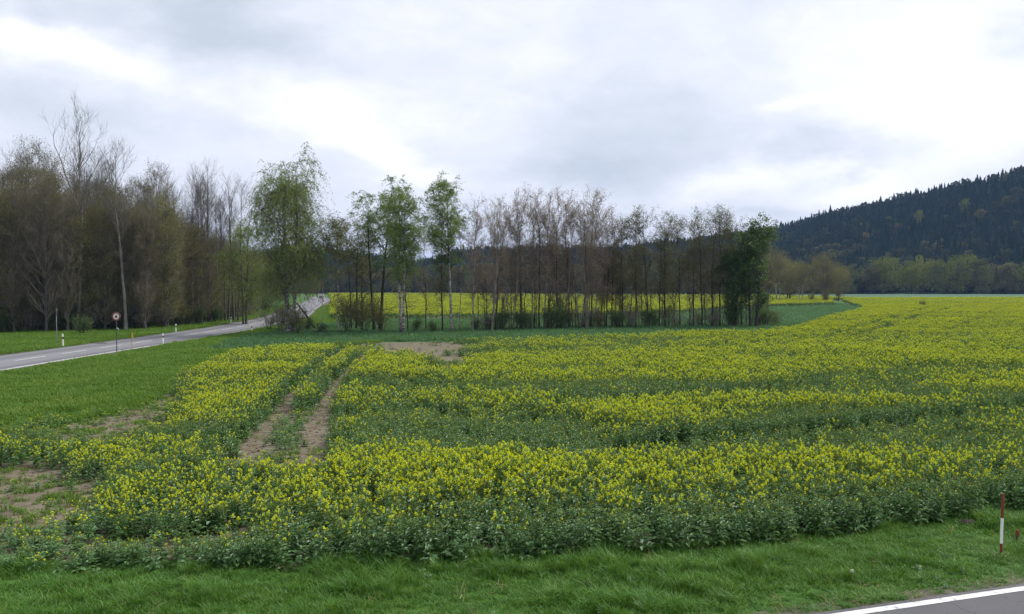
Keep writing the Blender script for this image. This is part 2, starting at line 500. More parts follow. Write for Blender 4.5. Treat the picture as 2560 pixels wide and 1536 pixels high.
def tubes(mb, P, rad, sides, mat):
    """P (N,K,3), rad (N,K): every polyline becomes a tapered tube"""
    N, K, _ = P.shape
    if N == 0:
        return
    T = norm(np.gradient(P, axis=1))
    ref = np.where(np.abs(T[:, :1, 2:3]) > 0.9, np.array([1.0, 0, 0]), np.array([0, 0, 1.0]))
    A = norm(np.cross(T, np.broadcast_to(ref, T.shape)))
    B = np.cross(T, A)
    a = np.arange(sides) * 2 * math.pi / sides
    ring = A[:, :, None, :] * np.cos(a)[None, None, :, None] + B[:, :, None, :] * np.sin(a)[None, None, :, None]
    V = P[:, :, None, :] + ring * rad[:, :, None, None]
    idx = np.arange(N * K * sides).reshape(N, K, sides)
    nx = np.roll(idx, -1, axis=2)
    f = np.stack([idx[:, :-1], nx[:, :-1], nx[:, 1:], idx[:, 1:]], -1).reshape(-1, 4)
    mb.add(V.reshape(-1, 3), f, mat)


def leaves(mb, pos, size, mat, rng, tone=None, flat=0.0, aspect=0.62, hang=0.0):
    """small pointed leaf blades (diamonds, slightly folded)"""
    n = len(pos)
    if n == 0:
        return
    d = rand_unit(n, rng)
    d[:, 2] -= hang
    d = norm(d)
    nn = rand_unit(n, rng)
    nn[:, 2] += flat
    b = norm(np.cross(d, nn))
    u = np.cross(b, d)
    sz = (size * rng.uniform(0.65, 1.35, n))[:, None]
    p0 = pos - d * sz * 0.5
    p2 = pos + d * sz * 0.5
    p1 = pos + b * sz * aspect * 0.5 + u * sz * 0.1
    p3 = pos - b * sz * aspect * 0.5 + u * sz * 0.1
    V = np.stack([p0, p1, p2, p3], 1).reshape(-1, 3)
    f = np.arange(n * 4).reshape(n, 4)
    t = rng.uniform(0, 1, n) if tone is None else tone
    mb.add(V, f, mat, np.repeat(t, 4))


def sprout(P, rad, n, rng, t0, t1, length, ang, rise, wob, K, rscale=0.6, rmin=0.006, rmax=9, taper=0.15, tsort=None):
    """n child branches on the parent polylines P; length may be a function of (t, parent index)"""
    N, KK, _ = P.shape
    plen = np.linalg.norm(np.diff(P, axis=1), axis=2).sum(1)
    pi = rng.choice(N, n, p=plen / plen.sum())
    t = t0 + (t1 - t0) * rng.uniform(0, 1, n)
    k = t * (KK - 1)
    k0 = np.minimum(k.astype(int), KK - 2)
    fr = (k - k0)[:, None]
    p = P[pi, k0] * (1 - fr) + P[pi, k0 + 1] * fr
    tan = norm(P[pi, k0 + 1] - P[pi, k0])
    pr = rad[pi, k0] * (1 - fr[:, 0]) + rad[pi, k0 + 1] * fr[:, 0]
    perp = norm(np.cross(tan, rand_unit(n, rng)))
    a = np.radians(rng.uniform(ang[0], ang[1], n))[:, None]
    d = norm(tan * np.cos(a) + perp * np.sin(a))
    L = length(t, pi) if callable(length) else np.full(n, float(length))
    L = L * rng.uniform(0.7, 1.3, n)
    s = np.linspace(0, 1, K)
    Q = p[:, None, :] + d[:, None, :] * (L[:, None] * s)[:, :, None]
    Q[:, :, 2] += rise * L[:, None] * s ** 2
    w = rng.normal(size=(n, K, 3)) * wob
    w[:, 0] = 0
    Q += np.cumsum(w, axis=1) * L[:, None, None] / K
    r0 = np.clip(pr * rscale, rmin, rmax)
    rr = r0[:, None] * (1 - s * (1 - taper))
    return Q, rr, t, pi


def trunk_paths(rng, stems, H, r0, lean=(0.0, 0.0), wob=0.012, K=14, fork=0.0, spread=0.08, base_r=0.35):
    P, Rr = [], []
    s = np.linspace(0, 1, K)
    for i in range(stems):
        h = H * (1 if i == 0 else rng.uniform(0.82, 0.98))
        a = rng.uniform(0, 6.28) if stems > 1 else 0
        a = i * 6.283 / max(stems, 1) + rng.uniform(-.6, .6)
        off = (np.array([math.cos(a), math.sin(a)]) * base_r) if stems > 1 else np.zeros(2)
        p = np.zeros((K, 3))
        p[:, 2] = s * h - 0.15 * (1 - s)
        sp = spread if stems > 1 else 0
        if fork and i:
            a = 3.3
            off = np.zeros(2)
        p[:, 0] = off[0] + (lean[0] + math.cos(a) * sp) * h * s ** 0.9
        p[:, 1] = off[1] + (lean[1] + math.sin(a) * sp) * h * s ** 0.9
        w = np.cumsum(rng.normal(size=(K, 2)) * wob * h / math.sqrt(K), axis=0)
        w -= w[0]
        p[:, :2] += w * s[:, None] ** 0.6
        if fork and i:
            q = np.clip((s - fork) / (1 - fork), 0, 1)
            p = P[0].copy()
            p[:, 2] = p[:, 2] * (1 - q * 0.05)
            p[:, 0] += math.cos(a) * spread * h * q ** 0.85 + 0.15 * np.sin(q * 5)
            p[:, 1] += math.sin(a) * spread * h * q
        P.append(p)
        f = 1 if i == 0 else rng.uniform(0.7, 0.95)
        Rr.append(r0 * f * ((1 - s) ** 0.8 * 0.94 + 0.06) * (1 + 0.5 * np.exp(-s * 30)))
    return np.array(P), np.array(Rr)


def make_tree(name, seed, H, r0, bark, twig, leaf, stems=1, lean=(0, 0), crown=(0.3, 1.0), n1=40, width=3.0, shape=None,
              ang1=(40, 65), rise1=0.25, n2=250, len2=1.2, ang2=(30, 60), rise2=0.1, n3=1200, len3=0.7, ang3=(20, 60), rise3=0.0,
              r3=0.010, nleaf=4000, lsize=0.11, ljit=0.12, hang=0.0, wob=0.012, spread=0.08, base_r=0.35, l1_in_trunk=False,
              leaf_top=0.0, patchy=0.0, flat=0.0, twig_bias=None, sides=8, fork=0.0):
    """returns (trunk mesh object, crown mesh object), unlinked"""
    rng = np.random.default_rng(seed)
    P0, R0 = trunk_paths(rng, stems, H, r0, lean, wob, 14, fork, spread, base_r)
    if shape is None:
        shape = lambda u: np.sin(np.clip(u, 0, 1) ** 0.75 * math.pi * 0.94 + 0.12)
    c0, c1 = crown

    def l1(t, pi):
        u = (t - c0) / (c1 - c0)
        return width * shape(u) + 0.25
    P1, R1, t1, i1 = sprout(P0, R0, n1, rng, c0, c1 * 0.985, l1, ang1, rise1, 0.12, 7, 0.55, 0.014)
    P2, R2, t2, i2 = sprout(P1, R1, n2, rng, 0.18, 1.0, len2, ang2, rise2, 0.16, 5, 0.6, 0.010)
    P3, R3, t3, i3 = sprout(np.concatenate([P2, P2[:, ::1]]) if False else P2, R2, n3, rng, 0.1, 1.0, len3, ang3, rise3, 0.2, 4, 0.6, r3, max(r3, 0.02), 0.3)
    tm = MB()
    tubes(tm, P0, R0, sides, 0)
    if l1_in_trunk:
        tubes(tm, P1, R1, 5, 0)
    cm = MB()
    if not l1_in_trunk:
        tubes(cm, P1, R1, 5, 0)
    tubes(cm, P2, R2, 4, 0)
    tubes(cm, P3, R3, 3, 0)
    if nleaf:
        w = np.ones(len(P3))
        if leaf_top:
            z = P3[:, -1, 2] / H
            w *= np.clip(z - leaf_top, 0.02, 1)
        if patchy:
            ctr = P1[rng.choice(len(P1), max(4, n1 // 3)), -2]
            dd = np.linalg.norm(P3[:, 2][:, None, :] - ctr[None], axis=2).min(1)
            w *= np.exp(-(dd / (patchy)) ** 2) + 0.12
        k = rng.choice(len(P3), nleaf, p=w / w.sum())
        t = rng.uniform(0.05, 1.05, nleaf) * 3
        k0 = np.minimum(t.astype(int), 2)
        fr = (t - k0)[:, None]
        pos = P3[k, k0] * (1 - fr) + P3[k, k0 + 1] * fr + rng.normal(size=(nleaf, 3)) * ljit
        clump = rng.uniform(0, 1, len(P1))
        par = clump[i2[i3[k]] % len(P1)]
        leaves(cm, pos, lsize, 1, rng, 0.45 * par + 0.55 * rng.uniform(0, 1, nleaf), flat, hang=hang)
    zmax = np.percentile(np.concatenate(cm.v)[:, 2], 99.85)
    for q in (tm, cm):
        for v in q.v:
            v[:, 2] *= np.where(v[:, 2] > 0, H / zmax, 1.0)
    a = tm.build('trunk', [M[bark]], None, True, False)
    b = cm.build('crown', [M[twig], M[leaf]], None, False, False)
    return a, b


USED = {}


def plant_tree(name, proto, x, y, rz, sc, label, cat, group=None, szz=None, tilt=(0, 0)):
    o = empty(name, (x, y, 0), rz)
    o.rotation_euler = (tilt[0], tilt[1], rz)
    o.scale = (sc, sc, sc if szz is None else szz)
    for part in proto:
        c = part.copy()
        c.name = part.name.split('.')[0]
        link(c, o)
    tag(o, label, cat, group)
    return o


def poly_in(P, poly):
    """points (N,2) inside a polygon"""
    x, y = P[:, 0], P[:, 1]
    ins = np.zeros(len(P), bool)
    n = len(poly)
    for i in range(n):
        x0, y0 = poly[i]
        x1, y1 = poly[(i + 1) % n]
        c = (y0 > y) != (y1 > y)
        with np.errstate(divide='ignore', invalid='ignore'):
            xi = (x1 - x0) * (y - y0) / (y1 - y0) + x0
        ins ^= c & (x < xi)
    return ins


def line_dist(P, line):
    d = np.full(len(P), 1e9)
    for a, b in zip(line[:-1], line[1:]):
        ab = b - a
        t = np.clip(((P - a) @ ab) / (ab @ ab), 0, 1)
        d = np.minimum(d, np.linalg.norm(P - a - t[:, None] * ab, axis=1))
    return d


def edge_dist(P, poly):
    return line_dist(P, np.concatenate([poly, poly[:1]]))


_LAT = np.random.default_rng(99).uniform(0, 1, (256, 256))


def vnoise(x, y):
    xi, yi = np.floor(x).astype(int), np.floor(y).astype(int)
    fx, fy = x - xi, y - yi
    fx, fy = fx * fx * (3 - 2 * fx), fy * fy * (3 - 2 * fy)
    g = lambda i, j: _LAT[i % 256, j % 256]
    return (g(xi, yi) * (1 - fx) + g(xi + 1, yi) * fx) * (1 - fy) + (g(xi, yi + 1) * (1 - fx) + g(xi + 1, yi + 1) * fx) * fy


def fbm(x, y, oct=4):
    s, a, t = 0, 1, 0
    for k in range(oct):
        s = s + a * vnoise(x * 2 ** k + 17.3 * k, y * 2 ** k + 5.1 * k)
        t += a
        a *= 0.55
    return s / t


def hidden_collection(name, objs):
    c = bpy.data.collections.new(name)
    for o in objs:
        c.objects.link(o)
    return c


def scatter(name, pts, idx, rot, scl, coll, label=None, kind='stuff'):
    """one object whose points carry instances of the plants in coll"""
    n = len(pts)
    me = bpy.data.meshes.new(name)
    me.vertices.add(n)
    me.vertices.foreach_set('co', np.asarray(pts, np.float32).ravel())
    a = me.attributes.new('pick', 'INT', 'POINT')
    a.data.foreach_set('value', np.asarray(idx, np.int32))
    a = me.attributes.new('turn', 'FLOAT_VECTOR', 'POINT')
    a.data.foreach_set('vector', np.asarray(rot, np.float32).ravel())
    a = me.attributes.new('size', 'FLOAT_VECTOR', 'POINT')
    a.data.foreach_set('vector', np.asarray(scl, np.float32).ravel())
    o = bpy.data.objects.new(name, me)
    COL.objects.link(o)
    g = bpy.data.node_groups.new(name + '_scatter', 'GeometryNodeTree')
    g.interface.new_socket('Geometry', in_out='INPUT', socket_type='NodeSocketGeometry')
    g.interface.new_socket('Geometry', in_out='OUTPUT', socket_type='NodeSocketGeometry')
    N, L = g.nodes, g.links
    gi, go = N.new('NodeGroupInput'), N.new('NodeGroupOutput')
    ip = N.new('GeometryNodeInstanceOnPoints')
    ci = N.new('GeometryNodeCollectionInfo')
    ci.inputs['Collection'].default_value = coll
    ci.inputs['Separate Children'].default_value = True
    ci.inputs['Reset Children'].default_value = True
    ip.inputs['Pick Instance'].default_value = True

    def attr(nm, ty):
        q = N.new('GeometryNodeInputNamedAttribute')
        q.data_type = ty
        q.inputs['Name'].default_value = nm
        return q.outputs['Attribute']
    L.new(gi.outputs[0], ip.inputs['Points'])
    L.new(ci.outputs[0], ip.inputs['Instance'])
    L.new(attr('pick', 'INT'), ip.inputs['Instance Index'])
    L.new(attr('turn', 'FLOAT_VECTOR'), ip.inputs['Rotation'])
    L.new(attr('size', 'FLOAT_VECTOR'), ip.inputs['Scale'])
    L.new(ip.outputs[0], go.inputs[0])
    md = o.modifiers.new('scatter', 'NODES')
    md.node_group = g
    tag(o, label, None, None, kind)
    return o


def sheet(name, poly, z, mat, kind='structure'):
    """a flat ground sheet from a world outline"""
    import bmesh
    bm = bmesh.new()
    vs = [bm.verts.new((p[0], p[1], z)) for p in poly]
    f = bm.faces.new(vs)
    if f.normal.z < 0:
        f.normal_flip()
    bmesh.ops.triangulate(bm, faces=[f])
    me = bpy.data.meshes.new(name)
    bm.normal_update()
    bm.to_mesh(me)
    bm.free()
    me.materials.append(mat)
    o = bpy.data.objects.new(name, me)
    link(o)
    return tag(o, kind=kind)


# ------------------------------------------------------------------ ground, fields, roads
g = MB()
g.add([[-6000, -600, 0], [6000, -600, 0], [6000, 7000, 0], [-6000, 7000, 0]], [[0, 1, 2, 3]])
tag(g.build('ground', [M['ground']]), kind='structure')

FIELD = np.array([(-13.5, 15.6), (-7, 15.9), (0, 16.4), (5, 17.6), (9.7, 19.4), (13, 20.9), (40, 30.5), (130, 62), (290, 130),
                  (300, 330), (190, 335), (128, 322), (108, 290), (94, 248), (73.7, 185), (59, 154), (43.6, 124), (31, 96), (24.4, 87), (15.6, 82.6), (8, 78.5),
                  (4, 76), (0, 71.5), (-3.5, 82), (-14, 80), (-16, 71), (-19.5, 66), (-19.5, 58.8), (-17.6, 47), (-16.8, 38), (-17.4, 31.5), (-16, 22)])
sheet('field_soil', FIELD, 0.006, M['soil'])
WHEAT = np.array([(-24, 70), (-16.5, 72), (-14, 81), (-3.5, 83), (0.2, 72.5), (4.2, 77), (8, 79.5), (15.6, 83.6), (24.4, 88), (31, 97), (43.6, 125), (59, 155), (73.7, 186), (93.5, 249), (92, 257),
                  (83, 227), (57, 204.5), (29.5, 157.5), (8, 137.5), (-18, 132.5), (-23, 125), (-26, 110), (-27, 85)])
sheet('crop_ground', WHEAT, 0.010, M['wheat_ground'])
FARCROP = np.array([(90, 345), (190, 338), (420, 332), (430, 500), (100, 500)])
sheet('far_crop_ground', FARCROP, 0.30, M['far_crop'])
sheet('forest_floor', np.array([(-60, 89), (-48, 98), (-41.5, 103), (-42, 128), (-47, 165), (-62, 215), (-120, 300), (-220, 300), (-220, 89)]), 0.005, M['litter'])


def strip(name, ctr, off0, off1, z, mat, across=False, kind='structure', skirt=0.0):
    """band along a centre line between two lateral offsets (positive = right of travel)"""
    ctr = np.asarray(ctr)
    t = norm(np.gradient(ctr, axis=0))
    nrm = np.stack([t[:, 1], -t[:, 0]], 1)
    offs = np.linspace(off0, off1, 9 if across else 2)
    rows = [np.concatenate([ctr + nrm * o, np.full((len(ctr), 1), z)], 1) for o in offs]
    V = np.concatenate(rows)
    n = len(ctr)
    f = []
    for r in range(len(offs) - 1):
        for i in range(n - 1):
            f.append([r * n + i, (r + 1) * n + i, (r + 1) * n + i + 1, r * n + i + 1])
    mb = MB()
    mb.add(V, f, 0)
    if skirt:
        for o_, row in ((0, rows[0]), (1, rows[-1])):
            lo = row.copy()
            lo[:, 2] -= skirt
            b = np.concatenate([row, lo])
            ff = [[i, i + 1, n + i + 1, n + i] for i in range(n - 1)]
            mb.add(b, ff, 0)
    o = mb.build(name, [mat])
    if across:
        a = o.data.attributes.new('across', 'FLOAT', 'POINT')
        v = np.zeros(len(o.data.vertices), np.float32)
        for r in range(len(offs)):
            v[r * n:(r + 1) * n] = r / (len(offs) - 1)
        a.data.foreach_set('value', v)
    return tag(o, kind=kind)


def smooth_line(ctrl, n):
    """Catmull-Rom through control points"""
    c = np.array(ctrl, float)
    c = np.concatenate([2 * c[:1] - c[1:2], c, 2 * c[-1:] - c[-2:-1]])
    out = []
    for i in range(1, len(c) - 2):
        for s in np.linspace(0, 1, n, endpoint=False):
            a, b, d, e = c[i - 1], c[i], c[i + 1], c[i + 2]
            out.append(0.5 * ((2 * b) + (d - a) * s + (2 * a - 5 * b + 4 * d - e) * s * s + (-a + 3 * b - 3 * d + e) * s ** 3))
    out.append(c[-2])
    return np.array(out)


ROAD = smooth_line([(-34.2, 0), (-34.2, 30), (-34.0, 60), (-33.6, 90), (-34.1, 115), (-37.0, 145), (-42.5, 175), (-51, 220), (-61, 275), (-71, 330), (-90, 400)], 10)
strip('road', ROAD, -3.45, 3.35, 0.06, M['lane'], True, skirt=0.08)
strip('road_shoulder', ROAD, 3.3, 4.5, 0.022, M['gravel'])
strip('gravel_shoulder', ROAD, -4.3, -3.4, 0.022, M['gravel'])
EDGE_R = strip('road_edge_line', ROAD[6:26], 2.95, 3.13, 0.066, M['paint'])
mb = MB()
for k in range(26):
    y0 = 42.4 + k * 6.05
    seg = ROAD
    ys = np.linspace(y0, y0 + 3.9, 5)
    xs = np.interp(ys, ROAD[:, 1], ROAD[:, 0])
    V = [[x - 0.07, y, 0.066] for x, y in zip(xs, ys)] + [[x + 0.07, y, 0.066] for x, y in zip(xs, ys)]
    mb.add(V, [[i, 5 + i, 6 + i, i + 1] for i in range(4)])
tag(mb.build('road_centre_dashes', [M['paint']]), kind='structure')

# near road crossing the lower right corner
NA, NB = np.array(ray_at(2112, 1536, 0.056)), np.array(ray_at(2560, 1471, 0.056))
NR = np.array([NA + (NB - NA) * k for k in np.linspace(-6, 14, 41)])
strip('near_road', NR, -0.20, 7.0, 0.05, M['asphalt'], skirt=0.07)
strip('near_road_edge_line', NR, -0.085, 0.085, 0.056, M['paint'])
strip('near_road_verge', NR, -0.62, -0.22, 0.016, M['gravel'])


# ------------------------------------------------------------------ plant prototypes
def rape_plant(seed, heads, leafy, H=1.0):
    rng = np.random.default_rng(seed)
    mb = MB()
    tips = []
    K = 5
    main = np.zeros((1, K, 3))
    main[0, :, 2] = np.linspace(0, 0.72 * H, K)
    main[0, :, :2] = np.cumsum(rng.normal(size=(K, 2)) * 0.015, 0)
    tubes(mb, main, np.full((1, K), 0.011) * np.linspace(1, 0.6, K), 3, 1)
    nb = max(heads, 3)
    P, rr = [], []
    for i in range(nb):
        s = rng.uniform(0.35, 1.0) if i else 1.0
        k = s * (K - 1)
        k0 = min(int(k), K - 2)
        p0 = main[0, k0] + (main[0, k0 + 1] - main[0, k0]) * (k - k0)
        a = rng.uniform(0, 6.28)
        out = rng.uniform(0.08, 0.26) if i else 0.02
        top = H * rng.uniform(0.72, 1.0) if i else H
        p1 = p0 + np.array([math.cos(a) * out * 0.7, math.sin(a) * out * 0.7, (top - p0[2]) * 0.45])
        p2 = np.array([p0[0] + math.cos(a) * out, p0[1] + math.sin(a) * out, top])
        P.append([p0, p1, p2])
        rr.append([0.008, 0.006, 0.004])
        tips.append(p2)
    tubes(mb, np.array(P), np.array(rr), 3, 1)
    P = np.array(P)
    for i in range(nb):
        top = tips[i]
        # loose buds and pods below the head
        n = 7
        pos = top + np.stack([rng.normal(size=n) * 0.025, rng.normal(size=n) * 0.025, rng.uniform(-0.16, -0.02, n)], 1)
        leaves(mb, pos, 0.05, 3 if i < heads else 1, rng, aspect=0.25)
        if i < heads:
            n = 13
            th = rng.uniform(0, 6.28, n)
            ph = rng.uniform(0.0, 1.0, n)
            rad = rng.uniform(0.014, 0.034, n)
            pos = top + np.stack([np.cos(th) * rad * (1.05 - 0.6 * ph), np.sin(th) * rad * (1.05 - 0.6 * ph), -0.04 + ph * 0.07], 1)
            leaves(mb, pos, 0.031, 2, rng, aspect=0.9, flat=0.8)
        else:
            leaves(mb, top + rng.normal(size=(5, 3)) * 0.015, 0.035, 3, rng, aspect=0.6)
    # leaves: broad low ones, narrower ones up the stems
    n = leafy
    z = rng.uniform(0.03, 0.93, n) ** 0.8 * H
    th = rng.uniform(0, 6.28, n)
    L = np.interp(z / H, [0, 0.3, 0.75, 1.0], [0.24, 0.18, 0.10, 0.07]) * rng.uniform(0.7, 1.3, n)
    base = np.stack([rng.normal(size=n) * 0.05, rng.normal(size=n) * 0.05, z], 1)
    dirn = np.stack([np.cos(th), np.sin(th), rng.uniform(-0.1, 0.8, n)], 1)
    side = np.stack([-np.sin(th), np.cos(th), rng.uniform(-.3, .3, n)], 1)
    w = L * 0.22
    m_ = base + dirn * (L * 0.55)[:, None]
    e_ = base + dirn * L[:, None] * 0.95
    e_[:, 2] -= L * 0.38
    V = np.stack([base, m_ - side * w[:, None], e_, m_ + side * w[:, None]], 1).reshape(-1, 3)
    mb.add(V, np.arange(4 * n).reshape(n, 4), 0, np.repeat(rng.uniform(0, 1, n), 4))
    return mb.build('rapeseed_plant', [M['rape_leaf'], M['rape_stem'], M['rape_flower'], M['rape_bud']], None, False, False)


def tuft(name, seed, blades, H, mat, spread=0.1, bend=0.5, width=0.008):
    rng = np.random.default_rng(seed)
    th = rng.uniform(0, 6.28, blades)
    r = spread * np.sqrt(rng.uniform(0, 1, blades))
    a = rng.uniform(0, 6.28, blades)
    base = np.stack([np.cos(a) * r, np.sin(a) * r, np.full(blades, -0.01)], 1)
    h = H * rng.uniform(0.5, 1.25, blades)
    b = bend * rng.uniform(0.2, 1.2, blades) * h
    d = np.stack([np.cos(th), np.sin(th), np.zeros(blades)], 1)
    sd_ = np.stack([-np.sin(th), np.cos(th), np.zeros(blades)], 1) * width
    mid = base + d * (b * 0.3)[:, None]
    mid[:, 2] += h * 0.6
    tip = base + d * b[:, None]
    tip[:, 2] += h * np.sqrt(np.clip(1 - (b / h * 0.6) ** 2, 0.2, 1))
    V = np.stack([base - sd_, base + sd_, mid + sd_ * 0.8, mid - sd_ * 0.8, tip], 1).reshape(-1, 3)
    f4 = np.arange(blades)[:, None] * 5 + np.array([0, 1, 2, 3])
    f3 = np.arange(blades)[:, None] * 5 + np.array([3, 2, 4])
    mb = MB()
    t = rng.uniform(0, 1, blades)
    mb.add(V, f4, 0, np.repeat(t, 5))
    mb.f.append(f3)
    mb.m.append(np.zeros(blades))
    return mb.build(name, [M[mat]], None, False, False)


rape_protos = [rape_plant(100 + i, h, 34) for i, h in enumerate((5, 6, 4, 5, 6, 5))] + [rape_plant(200 + i, h, 44) for i, h in enumerate((0, 1, 0, 2))] + [rape_plant(220 + i, h, 24) for i, h in enumerate((9, 8, 10))]
for i, o in enumerate(rape_protos):
    o.name = 'rapeseed_plant_%02d' % i
rape_coll = hidden_collection('rapeseed_plants', rape_protos)

# zones of the near field, from where they lie on the ground
SOIL1 = AT([(-80, 1178), (60, 1170), (170, 1182), (255, 1215), (250, 1270), (170, 1330), (40, 1350), (-80, 1360)])
SOIL2 = AT([(80, 1112), (140, 1066), (250, 1012), (350, 985), (430, 968), (440, 1010), (400, 1085), (260, 1140)])
LOW2 = AT([(-60, 1040), (440, 940), (470, 1120), (330, 1260), (-60, 1240)])
SOIL3 = AT([(860, 856), (1000, 850), (1100, 853), (1190, 868), (1195, 900), (1110, 922), (1040, 915), (950, 900)])
SOIL4 = AT([(1035, 945), (1090, 920), (1170, 920), (1130, 955)])
SOIL5 = AT([(590, 1200), (640, 1090), (700, 1040), (805, 1030), (835, 1100), (800, 1215), (690, 1225)])
RUT1 = AT([(600, 1190), (650, 1100), (690, 1048), (730, 1004), (790, 950), (845, 902), (872, 876)])
RUT2 = AT([(775, 1210), (790, 1100), (800, 1045), (835, 988), (870, 942), (915, 899)])
GREEN1 = AT([(800, 1120), (820, 1015), (960, 1000), (1200, 1008), (1420, 1025), (1640, 1095), (1500, 1120), (1250, 1118), (1000, 1105)], 0.85)
GREEN2 = AT([(870, 1000), (1000, 985), (1300, 1000), (1500, 1028), (1250, 1030), (900, 1015)], 0.85)
GAP1 = AT([(1600, 1098), (1690, 1080), (1900, 1064), (2100, 1050), (2300, 1030), (2560, 1002), (2900, 970)], 0.95) + np.array([0.1, 0.9])
GAP2 = AT([(1440, 986), (1600, 980), (1750, 972), (2060, 950)], 0.95) + np.array([0.0, 0.9])
GAP3 = AT([(235, 1352), (330, 1345), (440, 1342), (560, 1338)], 0.4) + np.array([0.0, 0.5])
TRAM1 = AT([(2060, 836), (2150, 812), (2230, 790), (2320, 766), (2400, 755)], 1.0)
TRAM2 = AT([(2120, 836), (2205, 812), (2300, 785), (2390, 764), (2450, 756)], 1.0)
TRAM3 = AT([(2370, 820), (2440, 795), (2480, 775), (2520, 764)], 1.0)


def field_maps(P):
    """density, flower share, height at field points"""
    x, y = P[:, 0], P[:, 1]
    nrag = (fbm(x / 1.7, y / 1.7) - 0.5)
    dens = np.clip(0.55 + 1.0 * fbm(x / 2.2 + 9, y / 2.2) , 0.4, 1.15)
    fl = np.clip(0.45 + 3.0 * (fbm(x / 13, y / 2.8 + 40, 3) - 0.5), 0.03, 0.95)
    far = np.clip((y - 50) / 90, 0, 1)
    fl = fl * (1 - far) + np.clip(fl + 0.35, 0, 1) * far
    h = 0.98 + 0.22 * (fbm(x / 5 + 70, y / 5) - 0.5) * 2
    e = edge_dist(P, FIELD)

    def soft(poly, w=0.7):
        ins = poly_in(P, poly)
        d = edge_dist(P, poly)
        return np.clip(np.where(ins, d, -d) / w + 0.5 + nrag * 2.2, 0, 1)
    for poly, k in ((SOIL1, 0.94), (SOIL2, 0.88), (SOIL3, 0.97), (SOIL4, 0.9), (SOIL5, 0.5)):
        m = soft(poly, 3.5 if poly is SOIL3 else 0.9)
        dens *= 1 - k * m
        h *= 1 - 0.62 * m
        fl *= 1 - 0.4 * m
    for poly, k in ((GREEN1, 0.96), (GREEN2, 0.85)):
        m = soft(poly, 1.6)
        fl *= 1 - k * m
        h *= 1 - 0.22 * m
    h *= 1 - 0.33 * soft(LOW2, 1.6)
    for ln, w, k in ((RUT1, 0.46, 0.98), (RUT2, 0.48, 0.98), (GAP1, 0.95, 0.96), (GAP2, 0.95, 0.95), (GAP3, 0.45, 0.9), (TRAM1, 0.55, 0.9), (TRAM2, 0.55, 0.9), (TRAM3, 0.45, 0.7)):
        d = line_dist(P, ln) + nrag * 0.5
        m = np.clip((w - d) / 0.25 + 0.5, 0, 1)
        dens *= 1 - k * m
    # the strip between the two ruts and behind the gaps stays green
    m = np.exp(-(np.minimum(line_dist(P, RUT1), line_dist(P, RUT2)) / 1.0) ** 2) * (y < 48)
    fl *= 1 - 0.7 * m
    for ln in (GAP1, GAP2):
        d = line_dist(P, ln)
        fl *= 1 - 0.8 * np.exp(-(d / 1.7) ** 2)
    # the outermost plants at the road and at the left corner are short and weedy
    corner = np.clip((-2.0 - x) / 7, 0, 1) * np.clip((21.5 - y) / 4.5, 0, 1)
    fl *= 1 - 0.8 * corner
    h *= 1 - 0.6 * corner
    dens *= 1 - 0.25 * corner
    edge = np.clip(1 - e / 1.3, 0, 1) * (y < 60)
    fl *= 1 - 0.9 * edge
    h *= 1 - 0.12 * edge
    fr = np.clip(1.25 - (e / 3.2), 0, 1) * (y < 28) * np.clip((x + 4) / 4, 0, 1)
    fl *= 1 - 0.85 * fr
    left = np.clip((-16.5 - x) / 4, 0, 1) * (y < 75) * (y > 34)
    fl *= 1 - 0.6 * left
    h *= 1 - 0.35 * left
    dens *= 1 - 0.35 * left
    back = np.clip((y - 66) / 5, 0, 1) * np.clip((0 - x) / 4, 0, 1)
    fl *= 1 - 0.9 * back
    h *= 1 - 0.45 * back
    return dens, fl, h


def band_points(y0, y1, per_m2, xmin=None, xmax=None, slope=0.66, pad=5):
    w1 = slope * y1 + pad
    area = 2 * w1 * (y1 - y0)
    n = int(area * per_m2)
    P = np.stack([RNG.uniform(-w1, w1, n), RNG.uniform(y0, y1, n)], 1)
    return P[np.abs(P[:, 0]) < slope * P[:, 1] + pad]


def build_rape():
    allp, alli, allr, alls = [], [], [], []
    for y0, y1, k, sc in ((14, 24, 19, 1.0), (24, 36, 16, 1.0), (36, 60, 11, 1.08), (60, 110, 6.5, 1.2), (110, 200, 3.2, 1.5), (200, 340, 1.6, 1.9)):
        P = band_points(y0, y1, k * 1.1)
        P = P[poly_in(P, FIELD)]
        d, f, h = field_maps(P)
        keep = RNG.uniform(0, 1.1, len(P)) < d
        P, f, h = P[keep], f[keep], h[keep]
        n = len(P)
        fl = RNG.uniform(0, 1, n) < f
        idx = np.where(fl, RNG.integers(0, 6, n), np.where(f < 0.16, RNG.choice([6, 8, 6, 8, 7], n), RNG.integers(6, 10, n)))
        idx = np.where(fl & (RNG.uniform(0, 1, n) < np.clip((P[:, 1] - 70) / 110, 0, 0.85)), RNG.integers(10, 13, n), idx)
        hz = h * RNG.uniform(0.82, 1.12, n) * np.where(fl, 1.0, 0.86)
        s = np.stack([sc * (0.55 + 0.45 * h), sc * (0.55 + 0.45 * h), hz], 1)
        rot = np.stack([RNG.normal(size=n) * 0.09, RNG.normal(size=n) * 0.09, RNG.uniform(0, 6.28, n)], 1)
        allp.append(np.concatenate([P, np.zeros((n, 1))], 1))
        alli.append(idx)
        allr.append(rot)
        alls.append(s)
    scatter('rapeseed_crop', np.concatenate(allp), np.concatenate(alli), np.concatenate(allr), np.concatenate(alls), rape_coll)


build_rape()

